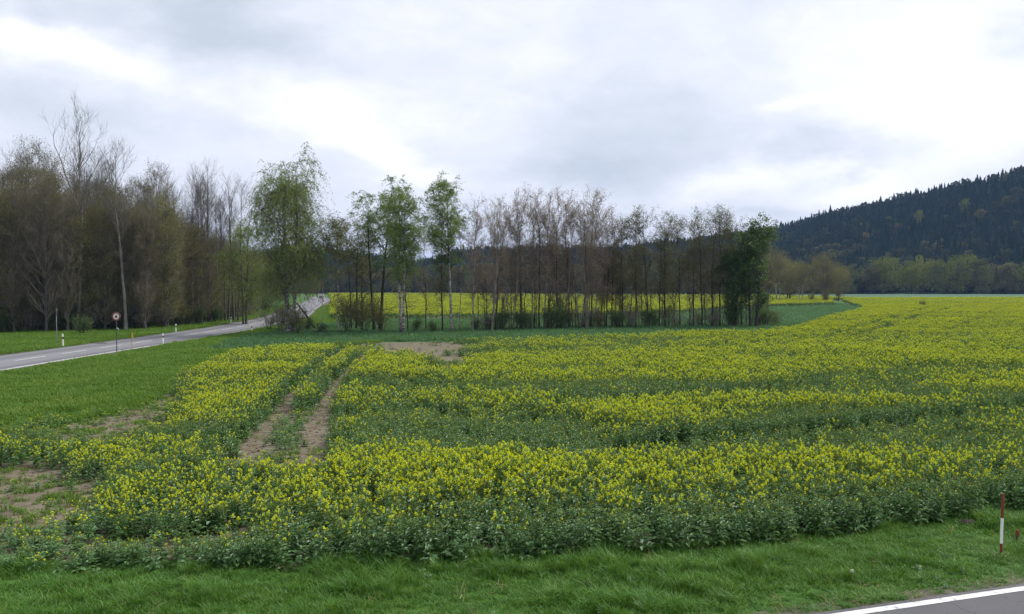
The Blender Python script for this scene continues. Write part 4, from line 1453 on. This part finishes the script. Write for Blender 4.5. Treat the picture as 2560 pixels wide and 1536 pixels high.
for px, py, pr, sc, lab in ((1020, 828, row_thin[0], 1.15, 'dark straight trunk standing close behind the paired white birch trunks'),
                            (1065, 826, row_thin[1], 1.0, 'thin dark bare tree between the two green birches'),
                            (1106, 830, row_olive[0], 0.95, 'thin olive-budded tree leaning beside the leaning white birch trunk'),
                            (1150, 830, birch_slim, 0.95, 'slim pale stem just right of the leaning white birch trunk'),
                            (905, 822, row_olive[1], 0.85, 'slim dark tree with olive buds left of the two-trunked dark birch')):
    x, y = at_base(px, py)
    plant_tree('tree', pr, x, y, RNG.uniform(0, 6.28), sc, lab, 'tree')

# --- the row of thin trees between the fields: trunk by trunk
ROW = [(1181, 0, .98), (1195, 2, .8), (1215, 2, .75), (1229, 0, 1.0), (1238, 1, .97), (1247, 0, .9), (1257, 2, .85), (1279, 0, 1.03), (1292, 2, .8), (1302, 1, 1.08), (1312, 2, .9), (1331, 0, 1.1),
       (1336, 2, .95), (1347, 1, 1.09), (1360, 0, 1.07), (1373, 2, 1.0), (1394, 1, 1.08), (1412, 0, 1.0), (1425, 1, 1.06), (1440, 2, .9), (1451, 0, .96), (1460, 1, .98), (1467, 0, 1.08), (1477, 1, 1.08), (1486, 0, .95),
       (1499, 2, .9), (1516, 1, .95), (1530, 3, .92), (1551, 2, .85), (1557, 3, .95), (1570, 2, .9), (1590, 3, 1.0), (1606, 2, .95), (1620, 3, 1.05), (1632, 2, .9), (1648, 3, .9), (1656, 2, 1.0), (1664, 3, 1.0),
       (1680, 2, .85), (1700, 3, .97), (1724, 2, .9), (1735, 3, 1.02), (1755, 3, 1.06), (1764, 2, .95), (1781, 3, 1.05), (1800, 3, 1.07), (1822, 2, .9), (1838, 3, .97), (1855, 3, .9), (1881, 2, .85), (1897, 3, .8), (1919, 2, .7)]
ROW = sorted(ROW + [(int(q), 2, float(k_)) for q, k_ in zip(np.linspace(1188, 1905, 24) + RNG.uniform(-9, 9, 24), RNG.uniform(0.7, 1.05, 24))])
ORD = ['first', 'second', 'third', 'fourth', 'fifth', 'sixth', 'seventh', 'eighth', 'ninth', 'tenth', 'eleventh', 'twelfth', 'thirteenth', 'fourteenth', 'fifteenth', 'sixteenth', 'seventeenth', 'eighteenth',
       'nineteenth', 'twentieth', 'twenty-first', 'twenty-second', 'twenty-third', 'twenty-fourth', 'twenty-fifth', 'twenty-sixth', 'twenty-seventh', 'twenty-eighth', 'twenty-ninth', 'thirtieth', 'thirty-first', 'thirty-second', 'thirty-third', 'thirty-fourth', 'thirty-fifth', 'thirty-sixth', 'thirty-seventh', 'thirty-eighth', 'thirty-ninth', 'fortieth']
half = len(ROW) // 2
for i, (px, kind, sc) in enumerate(ROW):
    base_y = np.interp(px, [1180, 1300, 1500, 1920], [831, 828, 823, 818])
    d0 = ray_at(px, base_y)[1] + (RNG.uniform(0, 2.5) if kind != 2 else RNG.uniform(1, 7))
    x, y = xy(px, d0)
    pr = (row_bare[0::2], row_bare[1::2], row_thin, row_olive)[kind]
    look = ('bare grey-trunked tree with bronze buds', 'bare dark-trunked tree with bronze buds', 'thin dark stem', 'dark olive-budded tree')[kind]
    where = (ORD[i] + ' trunk from the left end') if i < half else (ORD[len(ROW) - 1 - i] + ' trunk from the right end')
    plant_tree('tree', pr[i % len(pr)], x, y, RNG.uniform(0, 6.28), sc * RNG.uniform(0.97, 1.03), look + ', ' + where + ' of the bare row', 'tree', 'thin trees in the row between the fields',
               tilt=(RNG.normal() * 0.03, RNG.normal() * 0.055))
for k_, (px, d0, sc, lab) in enumerate(((1400, 107, 0.92, 'low tree with rusty red buds near the middle of the bare row'), (1512, 108, 1.0, 'rusty red budded tree right of the pale leaning trunks in the row'), (1548, 110, 0.9, 'smaller rusty red budded tree in the right half of the row'))):
    x, y = xy(px, d0)
    plant_tree('tree', row_red[k_ % 2], x, y, RNG.uniform(0, 6.28), sc, lab, 'tree')
for k_, px in enumerate(np.linspace(1190, 1925, 22)):
    x, y = xy(px + RNG.uniform(-12, 12), np.interp(px, [1180, 1300, 1500, 1920], [99, 102, 106.5, 111.5]) + RNG.uniform(0, 3))
    kd = ('bare', 'green', 'bare', 'brown')[RNG.integers(0, 4)]
    sc = RNG.uniform(0.5, 0.95)
    plant_tree('shrub', SH[kd][k_ % 2], x, y, RNG.uniform(0, 6.28), sc, {'green': 'leafy green', 'brown': 'brownish budded', 'bare': 'bare twiggy'}[kd] + ' undergrowth bush among the thin trunks of the bare row', 'shrub', 'undergrowth in the row, ' + kd)
x, y = xy(1838, 109)
plant_tree('maple', maple, x, y, 2.2, 0.74, 'smaller dark green leafy tree tucked against the left side of the big leafy one', 'tree')
x, y = xy(1884, 108)
plant_tree('maple', maple, x, y, 0.6, 1.0, 'dense dark green leafy tree closing the right end of the bare row', 'tree')

# --- undergrowth in and beside the row
for px, py, kind, sc, lab in ((700, 832, 'bare', 1.0, 'grey twiggy bush at the left foot of the big birch, reaching over the road'), (742, 838, 'brown', 0.8, 'brown bush at the right foot of the big birch'), (672, 828, 'bare', 0.8, 'bare spreading bush at the road edge, leftmost at the big birch'), (720, 826, 'green', 1.15, 'dark green bush right behind the big birch trunks'), (770, 828, 'green', 0.6, 'small dark bush under the leaning log'),
                              (805, 836, 'green', 0.45, 'low dark bush around the foot of the thin sapling'),
                              (868, 835, 'brown', 1.05, 'brown thicket bush just right of the slender white birch'), (912, 832, 'brown', 1.15, 'tallest brown bush, below the two-trunked dark birch'),
                              (955, 834, 'brown', 0.9, 'brown-green bush left of the paired white birch trunks'), (900, 818, 'brown', 1.35, 'yellow-budded bush in front of the far yellow field'),
                              (1040, 831, 'green', 0.55, 'low green bush right of the paired white birch trunks'), (1082, 832, 'green', 0.5, 'low green bush left of the leaning white birch'),
                              (1212, 829, 'bare', 0.6, 'low bare bush at the left end of the bare row'), (1252, 829, 'green', 1.0, 'dark green bush at the foot of the crowded left trunks in the row'),
                              (1310, 828, 'green', 0.95, 'rounded green bush between the left trunks of the row'), (1375, 826, 'green', 1.1, 'wide green bush near the middle of the bare row'),
                              (1400, 825, 'green', 0.9, 'smaller green bush right of the wide one in the bare row'), (1450, 824, 'bare', 0.9, 'brown twiggy bush among the leaning pale trunks of the row'),
                              (1495, 824, 'brown', 0.7, 'brown-green bush right of the leaning pale trunks in the row'), (1545, 823, 'green', 0.85, 'green bush in the right half of the bare row'),
                              (1580, 823, 'bare', 0.75, 'dark twiggy bush in the right half of the bare row'), (1690, 821, 'bare', 0.7, 'bare bush between dark trunks in the right part of the row'),
                              (1790, 820, 'bare', 0.8, 'bare bush left of the dark leafy tree'), (1830, 820, 'green', 0.9, 'green bush at the foot of the dark leafy tree'),
                              (1905, 818, 'green', 0.9, 'green bush right under the dark leafy tree'), (1935, 817, 'brown', 0.6, 'low brown bush closing the right end of the row'),
                              (205, 838, 'green', 0.75, 'dark round bush at the forest edge behind the first white road post')):
    x, y = at_base(px, py)
    plant_tree('shrub', SH[kind][int(px) % 2], x, y, RNG.uniform(0, 6.28), sc, lab, 'shrub', szz=sc * RNG.uniform(0.85, 1.05))

# --- roadside thicket where the far road disappears
for px, d, kind, sc, lab in ((655, 185, 'thicket', 0.95, 'brown roadside thicket left of the road before it bends away'), (690, 215, 'thicket', 1.1, 'brown thicket behind the big birch trunk on the left roadside'),
                             (735, 290, 'thicket', 1.2, 'bare brown thicket at the far bend of the road'), (795, 360, 'thicket', 1.5, 'olive bushy clump above the far end of the road'),
                             (770, 345, 'thicket', 1.3, 'brown bushy clump beside the olive one at the road end'), (668, 165, 'green', 1.2, 'green bush on the far left verge before the bend')):
    x, y = xy(px, d)
    plant_tree('shrub', SH[kind][int(px) % 2], x, y, RNG.uniform(0, 6.28), sc, lab, 'shrub')

# --- the forest left of the road
FRONT = np.array([(-66, 88), (-55, 95), (-49, 99), (-41.5, 104), (-42, 114), (-42.5, 127), (-44, 140), (-47, 162), (-54, 195), (-66, 235), (-84, 290), (-100, 340)])
cum = np.concatenate([[0], np.cumsum(np.linalg.norm(np.diff(FRONT, axis=0), axis=1))])
cand = []
for rowi, (off, step) in enumerate(((0.8, 2.2), (4.0, 2.5), (8.0, 2.9), (13.0, 3.6), (20, 4.6))):
    s = RNG.uniform(0, step)
    while s < cum[-1]:
        q = np.array([np.interp(s, cum, FRONT[:, 0]), np.interp(s, cum, FRONT[:, 1])])
        q2 = np.array([np.interp(s + 1, cum, FRONT[:, 0]), np.interp(s + 1, cum, FRONT[:, 1])])
        t = norm(q2 - q) if s + 1 < cum[-1] else np.array([0, 1.0])
        nrm = np.array([-t[1], t[0]])
        p = q + nrm * (off + RNG.uniform(-1, 1)) + t * RNG.uniform(-.6, .6)
        px = 1280 + p[0] / p[1] * F
        if -90 < px < 830:
            cand.append((rowi, p, px))
        s += step * (1 if p[1] < 150 else 1.7) * RNG.uniform(0.85, 1.15)
for i, px in enumerate(range(-40, 640, 22)):
    q = cand[0][1]
    d = np.interp(px, [-40, 0, 180, 400, 470, 560, 600, 650], [94, 95.5, 99.5, 104, 114, 127, 139, 160]) + RNG.uniform(0.5, 4)
    x, y = xy(px + RNG.uniform(-8, 8), d)
    kd = ('green', 'brown', 'bare')[RNG.integers(0, 3)]
    plant_tree('shrub', SH[kd][i % 2], x, y, RNG.uniform(0, 6.28), RNG.uniform(0.7, 1.1), {'green': 'dark green', 'brown': 'brown-leaved', 'bare': 'bare twiggy'}[kd] + ' bush in the undergrowth along the forest edge left of the road', 'shrub', 'forest edge undergrowth, ' + kd)
FL = {0: 'dark olive young tree with fine dense twigs in the forest left of the road', 1: 'brown twiggy leafless tree in the forest left of the road'}
for i, (rowi, p, px) in enumerate(cand):
    br = RNG.uniform() < 0.22
    pr = forest_br if br else forest
    hgt = np.interp(px, [-50, 0, 60, 100, 140, 190, 300, 350, 400, 450, 520, 600, 680, 800], [18, 17.5, 18, 20.5, 18.5, 16.5, 15.8, 15, 17.5, 15.2, 13.2, 12.2, 12.5, 14])
    hgt *= RNG.uniform(0.84, 1.05) * (1.0 + 0.012 * (p[1] - 100 if p[1] > 100 and rowi > 1 and p[1] < 125 else 0))
    k_ = i % len(pr)
    sc = hgt / ((18 + k_) if br else (18 + 1.3 * k_))
    plant_tree('forest_tree', pr[k_], p[0], p[1], RNG.uniform(0, 6.28), (sc + 1) / 2, FL[int(br)], 'tree', 'brown forest trees' if br else 'olive forest trees', szz=sc)
for px, d, pr, sc, lab in ((186, 100.5, bare_tall[0], 1.0, 'tallest bare tree with a pale trunk rising high above the forest'), (314, 102, bare_tall[1], 1.0, 'second tall bare tree, pale slim trunk in front of the forest'),
                           (225, 112, bare_mid[0], 1.06, 'bare grey many-twigged treetop just right of the tallest bare tree'), (262, 114, bare_mid[1], 1.0, 'bare grey treetop midway between the two pale-trunked trees'),
                           (428, 118, bare_mid[1], 0.97, 'lone thin bare treetop right of the dark pointed crown'), (492, 122, bare_mid[0], 1.02, 'bare treetop, leftmost of the cluster before the birches'),
                           (522, 124, bare_mid[1], 1.06, 'highest bare treetop of the cluster before the birches'), (588, 128, bare_mid[0], 1.0, 'bare treetop closest to the weeping birches'),
                           (208, 116, bare_mid[1], 1.02, 'dense bare grey top directly behind the tallest bare tree'), (243, 117, bare_mid[0], 1.08, 'bare grey treetop standing between its two bare neighbours right of the tallest tree'),
                           (285, 118, bare_mid[0], 0.93, 'low bare grey treetop just left of the second pale-trunked tree'), (338, 116, bare_mid[1], 0.86, 'bare greyish top just right of the second pale-trunked tree'), (476, 126, bare_mid[1], 0.93, 'bare thin top at the left flank of the cluster before the birches'),
                           (508, 125, bare_mid[0], 0.97, 'bare top in the middle of the cluster before the birches'), (540, 128, bare_mid[0], 0.9, 'bare top at the right flank of the cluster before the birches'), (568, 130, bare_mid[1], 0.96, 'bare grey top between the cluster and the weeping birches'),
                           (12, 105, bare_mid[1], 0.98, 'bare treetop at the left edge of the photo'), (58, 107, bare_mid[0], 1.0, 'bare treetop second from the left edge of the photo')):
    x, y = xy(px, d)
    plant_tree('bare_tree', pr, x, y, 0.0 if pr in bare_tall else RNG.uniform(0, 6.28), sc, lab, 'tree')

# --- trees in the middle distance on the right
for px, d, pr, sc, lab in ((2065, 258, bushy, 1.0, 'rounded brown-olive tree at the corner of the green field'), (2002, 268, bushy_leaf, 0.95, 'pale-trunked birch left of the rounded brown tree'),
                           (1945, 272, bushy_leaf, 1.15, 'leafy birch showing past the dark green tree'), (1972, 285, bushy, 0.9, 'olive tree behind the two distant birches'), (2095, 300, bushy, 0.75, 'small olive tree right behind the rounded brown tree'),
                           (1915, 280, bushy, 1.2, 'tall brown-olive tree half hidden behind the dark green tree')):
    x, y = xy(px, d)
    plant_tree('tree', pr, x, y, RNG.uniform(0, 6.28), sc, lab, 'tree')
for px, d, sc, lab in ((2065, 252, 1.0, 'dark bush at the foot of the rounded brown tree'), (2030, 262, 0.9, 'low bush left of the rounded brown tree')):
    x, y = xy(px, d)
    plant_tree('shrub', SH['thicket'][0], x, y, 1.0, sc * 0.6, lab, 'shrub')


# ------------------------------------------------------------------ road furniture
def delineator(px, py, h, label):
    x, y = ray_at(px, py)
    o = empty('delineator_post', (x, y, 0), RNG.uniform(-.15, .15))
    o.rotation_euler = (RNG.normal() * 0.02, RNG.normal() * 0.04, RNG.uniform(-.2, .2))
    mb = MB()
    # rounded-triangular plastic post with a slanted top
    sec = np.array([(-0.055, -0.055), (0.055, -0.055), (0.068, -0.03), (0.03, 0.055), (-0.03, 0.055), (-0.068, -0.03)])
    n = 6
    zs = [-0.1, h * 0.6]
    V = [[*p, z] for z in zs for p in sec]
    f = [[i, (i + 1) % n, n + (i + 1) % n, n + i] for i in range(n)]
    mb.add(V, f)
    mb.build('post', [M['white']], o)
    b = MB()
    s2 = sec * 1.03
    b.add([[*p, z] for z in (h * 0.6, h * 0.79) for p in s2], f)
    b.build('black_band', [M['black']], o)
    t = MB()
    V = [[*p, h * 0.79] for p in sec] + [[p[0], p[1], h * 0.95 - p[1] * 0.6] for p in sec] + [[p[0] * .7, p[1] * .7, h - p[1] * 0.4] for p in sec]
    t.add(V, f + [[n + i for i in ff] for ff in f] + [[12, 13, 14, 15], [12, 15, 16, 17]])
    t.build('cap', [M['white']], o)
    r = MB().box((0, -0.0585, h * 0.70), (0.05, 0.006, h * 0.13))
    r.build('reflector', [M['reflector']], o)
    tag(o, label, 'road post', 'white and black road posts')
    return o


delineator(158, 868, 1.1, 'nearest white road post with a black band, beyond the road beside a grey pole')
delineator(440, 832, 0.95, 'white road post beyond the road in front of dark forest, second along the far verge')
delineator(577, 808, 0.82, 'white road post beyond the road, third along the far verge')
delineator(652, 784, 0.75, 'small distant road post below the round sign near the bend')
delineator(408, 861, 0.95, 'white road post on the near verge right of the yellow marker')
delineator(630, 831, 0.82, 'white road post on the near verge just left of the big birch')
x, y = xy(770, 300)
o = delineator(770, 753, 1.0, 'tiny white road post at the far end of the road')


def round_sign(name, px, py, H, dia, face, label, rz=0.0, pole='steel_dark', bracket=False):
    x, y = ray_at(px, py)
    o = empty(name, (x, y, 0), rz)
    p = MB().lathe([(0.032, -0.2), (0.032, H), (0.0, H + 0.01)], 0, 10)
    p.build('pole', [M[pole]], o, True)
    zc = H - dia * 0.42
    d = MB().lathe([(0, 0.035), (dia / 2, 0.035), (dia / 2 + 0.012, 0.045), (dia / 2 + 0.012, 0.058), (0, 0.058)], 0, 32, (0, -0.095, zc), axis='Y')
    d.build('sign_plate', [M['steel']], o)
    if face:
        d = MB().lathe([(dia * 0.5, 0), (dia * 0.36, -0.001)], 0, 32, (0, -0.0625, zc), axis='Y')
        d.build('red_ring', [M['red_sign']], o)
        d = MB().lathe([(dia * 0.36, 0), (0, 0)], 0, 32, (0, -0.0632, zc), axis='Y')
        d.build('white_field', [M['white_sign']], o)
        # narrow dark upright figure in the middle, wider below
        out = [(-0.075, -0.11), (0.075, -0.11), (0.085, 0.0), (0.05, 0.045), (0.035, 0.11), (-0.035, 0.11), (-0.05, 0.045), (-0.085, 0.0)]
        V = [[a * dia / 0.65, -0.066, zc + b * dia / 0.65] for a, b in out] + [[a * dia / 0.65, -0.0636, zc + b * dia / 0.65] for a, b in out]
        s = MB()
        s.add(V, [[i, (i + 1) % 8, 8 + (i + 1) % 8, 8 + i] for i in range(8)] + [[0, 1, 2, 7], [2, 3, 6, 7], [3, 4, 5, 6]])
        s.build('symbol', [M['symbol']], o)
    for dz in (-0.12, 0.12):
        pass
    c = MB().box((0, -0.047, zc + 0.12), (0.09, 0.03, 0.03)).box((0, -0.047, zc - 0.12), (0.09, 0.03, 0.03))
    c.build('clamp', [M['steel']], o)
    if bracket:
        b = MB().box((0.10, -0.03, H - dia - 0.55), (0.13, 0.02, 0.03)).box((0.16, -0.03, H - dia - 0.62), (0.03, 0.02, 0.13)).box((0.05, -0.035, H - dia - 0.52), (0.04, 0.02, 0.10))
        b.build('bracket', [M['stake_white']], o)
    tag(o, label, 'road sign')
    return o


round_sign('road_sign', 292, 884, 3.1, 0.64, True, 'round red-rimmed white road sign on a dark pole on the near verge', 0.06, 'steel_dark', True)
round_sign('road_sign', 142, 866, 3.2, 0.6, False, 'grey pole with a sign turned edge-on, beyond the road at the left', R(117), 'steel')
round_sign('road_sign', 650, 787, 2.7, 0.6, False, 'small distant round sign seen from behind near the bend', R(175), 'steel')

# yellow marker
x, y = ray_at(329, 878)
o = empty('marker_post', (x, y, 0), 0.1)
o.rotation_euler = (0, 0.03, 0.1)
MB().lathe([(0.022, -0.15), (0.022, 1.1), (0.03, 1.12), (0.03, 1.2)], 0, 8).build('post', [M['yellow']], o, True)
m = MB()
m.add([[-0.03, -0.03, 1.05], [0.10, -0.03, 1.05], [0.05, -0.03, 1.42], [-0.02, -0.03, 1.46], [-0.03, 0.03, 1.05], [0.10, 0.03, 1.05], [0.05, 0.03, 1.42], [-0.02, 0.03, 1.46]],
      [[0, 1, 2, 3], [5, 4, 7, 6], [1, 5, 6, 2], [4, 0, 3, 7], [3, 2, 6, 7], [4, 5, 1, 0]])
m.build('marker_head', [M['yellow']], o)
tag(o, 'thin yellow marker post on the near verge right of the round sign', 'marker post')

# low concrete culvert head beyond the road
x, y = ray_at(250, 861)
o = empty('culvert', (x, y, 0), 0.05)
o.scale = (0.6, 0.6, 0.6)
MB().box((0, 0.35, 0.13), (1.7, 0.5, 0.20)).box((-0.75, 0.05, 0.07), (0.18, 0.5, 0.14)).box((0.75, 0.05, 0.07), (0.18, 0.5, 0.14)).build('headwall', [M['concrete']], o)
MB().lathe([(0.10, 0.0), (0.10, 0.03), (0.07, 0.03), (0.07, 0.0)], 0, 14, (0.1, 0.085, 0.12), axis='Y').build('pipe_mouth', [M['black']], o)
tag(o, 'low pale concrete culvert head in the grass beyond the road', 'culvert')

# red and white stake at the near verge
x, y = ray_at(2502, 1390)
o = empty('marker_stake', (x, y, 0), 0.3)
o.rotation_euler = (0.0, 0.03, 0.3)
for nm, z0, z1, mt in (('red_foot', -0.15, 0.24, 'orange_red'), ('white_section', 0.24, 0.73, 'stake_white'), ('red_top', 0.73, 1.19, 'orange_red')):
    w0, w1 = 0.026, 0.026
    m = MB().lathe([(w0, z0), (w1, z1)] + ([(0.024, z1 + 0.008), (0, z1 + 0.01)] if nm == 'red_top' else []), 0, 10)
    m.build(nm, [M[mt]], o, True)
tag(o, 'tall red and white striped marker stake in the near verge', 'stake')
x, y = ray_at(2543, 1356)
o = empty('marker_stake', (x, y, 0), 0.3)
MB().lathe([(0.022, -0.1), (0.022, 0.20)], 0, 8).build('shaft', [M['bark_grey']], o, True)
MB().lathe([(0.032, 0.12), (0.034, 0.24), (0.026, 0.255), (0, 0.26)], 0, 8).build('red_cap', [M['orange_red']], o, True)
tag(o, 'short red-capped peg in the grass right of the striped stake', 'stake')

# dandelion clock
x, y = ray_at(2130, 1458)
o = empty('dandelion', (x, y, 0))
MB().lathe([(0.004, 0), (0.003, 0.20)], 0, 6).build('stem', [M['rape_stem']], o)
m = MB()
rg = np.random.default_rng(3)
pos = rand_unit(160, rg) * 0.026 + np.array([0, 0, 0.215])
leaves(m, pos, 0.013, 0, rg, aspect=0.9)
m.build('seed_head', [M['fluff']], o)
tag(o, 'white dandelion seed head in the grass near the road edge', 'flower')

# leaning dead log beside the big birch
x, y = ray_at(792, 826)
x2, y2 = xy(742, y + 1.0)
P = np.zeros((1, 8, 3))
s = np.linspace(0, 1, 8)
P[0, :, 0] = (x2 - x) * s
P[0, :, 1] = (y2 - y) * s
P[0, :, 2] = 3.2 * s - 0.1 + 0.12 * np.sin(s * 3)
o = empty('leaning_log', (x, y, 0))
m = MB()
tubes(m, P, 0.15 * (1 - 0.45 * s)[None, :], 8, 0)
m.build('log', [M['bark_dark']], o, True)
rg = np.random.default_rng(8)
Q, rr, _, _ = sprout(P, np.full((1, 8), 0.05), 6, rg, 0.4, 1, 0.7, (30, 70), 0.1, 0.2, 4, 0.6, 0.012)
m = MB()
tubes(m, Q, rr, 4, 0)
m.build('dead_branch', [M['bark_dark']], o)
tag(o, 'dark dead log leaning against the trees right of the big birch', 'log')

# dark clods thrown up at the field edge
for px, py, sc, lab in ((2418, 1314, 1.0, 'dark clod of earth at the field edge left of the striped stake'), (2452, 1296, 1.2, 'long dark lump of earth behind the striped stake')):
    x, y = ray_at(px, py)
    rg = np.random.default_rng(px)
    m = MB()
    prof = [(0.0, 0.13), (0.09, 0.11), (0.15, 0.05), (0.17, -0.03)]
    m.lathe(prof, 0, 11, (0, 0, 0), 1.5, 0.8)
    m.v[0] = m.v[0] * rg.uniform(0.8, 1.2, m.v[0].shape)
    o = m.build('earth_clod', [M['bark_dark']], None, True)
    o.location = (x, y, 0)
    o.scale = (sc, sc, sc)
    tag(o, lab, 'clod')

# white lorry coming along the far road
x, y = xy(803, 285)
o = empty('lorry', (x, y, 0.06), R(12))
o.scale = (0.9, 0.9, 0.9)
MB().box((0, 1.9, 1.75), (2.1, 3.9, 2.0)).box((0, 1.9, 0.68), (1.9, 4.2, 0.14)).build('cargo_box', [M['truck_white']], o)
m = MB()
V = []
for xx in (-1.0, 1.0):
    V += [[xx, -1.5, 0.5], [xx, -0.1, 0.5], [xx, -0.1, 2.2], [xx, -0.85, 2.2], [xx, -1.45, 1.25]]
m.add(V, [[0, 1, 6, 5], [1, 2, 7, 6], [2, 3, 8, 7], [3, 4, 9, 8], [4, 0, 5, 9]])
m.add(V, [[0, 4, 3, 2], [0, 2, 1, 0][:4]] if False else [[0, 4, 3, 2]])
m.add(V, [[5, 7, 8, 9]])
m.add([V[0], V[2], V[1]], [[0, 1, 2]])
m.add([V[5], V[6], V[7]], [[0, 1, 2]])
m.build('cab', [M['truck_white']], o)
w = MB()
w.add([[-0.85, -1.44, 1.33], [0.85, -1.44, 1.33], [0.85, -0.90, 2.1], [-0.85, -0.90, 2.1]], [[0, 1, 2, 3]])
w.build('windscreen', [M['glass']], o)
for xx in (-0.7, 0.7):
    MB().box((xx, -1.515, 0.78), (0.3, 0.03, 0.18)).build('headlight', [M['white']], o)
for xx in (-0.85, 0.85):
    for yy in (-0.9, 2.9):
        wl = MB()
        a = np.linspace(0, 6.283, 18, endpoint=False)
        V = np.concatenate([np.stack([np.full(18, xx + dx), yy + np.cos(a) * r_, 0.4 + np.sin(a) * r_], 1) for dx, r_ in ((-0.11, 0.22), (-0.11, 0.40), (0.11, 0.40), (0.11, 0.22))])
        wl.add(V, [[k_ * 18 + i, k_ * 18 + (i + 1) % 18, k_ * 18 + 18 + (i + 1) % 18, k_ * 18 + 18 + i] for k_ in range(3) for i in range(18)])
        wl.build('wheel', [M['rubber']], o)
tag(o, 'small white lorry at the far end of the road', 'lorry')

# dark bird-sized bush standing in the far rapeseed
x, y = ray_at(2305, 772)
plant_tree('shrub', SH['green'][0], x, y, 0.0, 0.62, 'small dark bush standing alone in the far yellow rapeseed', 'shrub')


# ------------------------------------------------------------------ air
def build_haze():
    m, t, out = new_mat('haze_air')
    v = t.new('ShaderNodeVolumePrincipled')
    v.inputs['Color'].default_value = (0.36, 0.56, 1.0, 1)
    v.inputs['Density'].default_value = 0.00011
    t.l.new(v.outputs[0], out.inputs['Volume'])
    o = MB().box((0, 3000, 120), (13000, 8400, 242)).build('haze', [m])
    tag(o, kind='stuff')


build_haze()
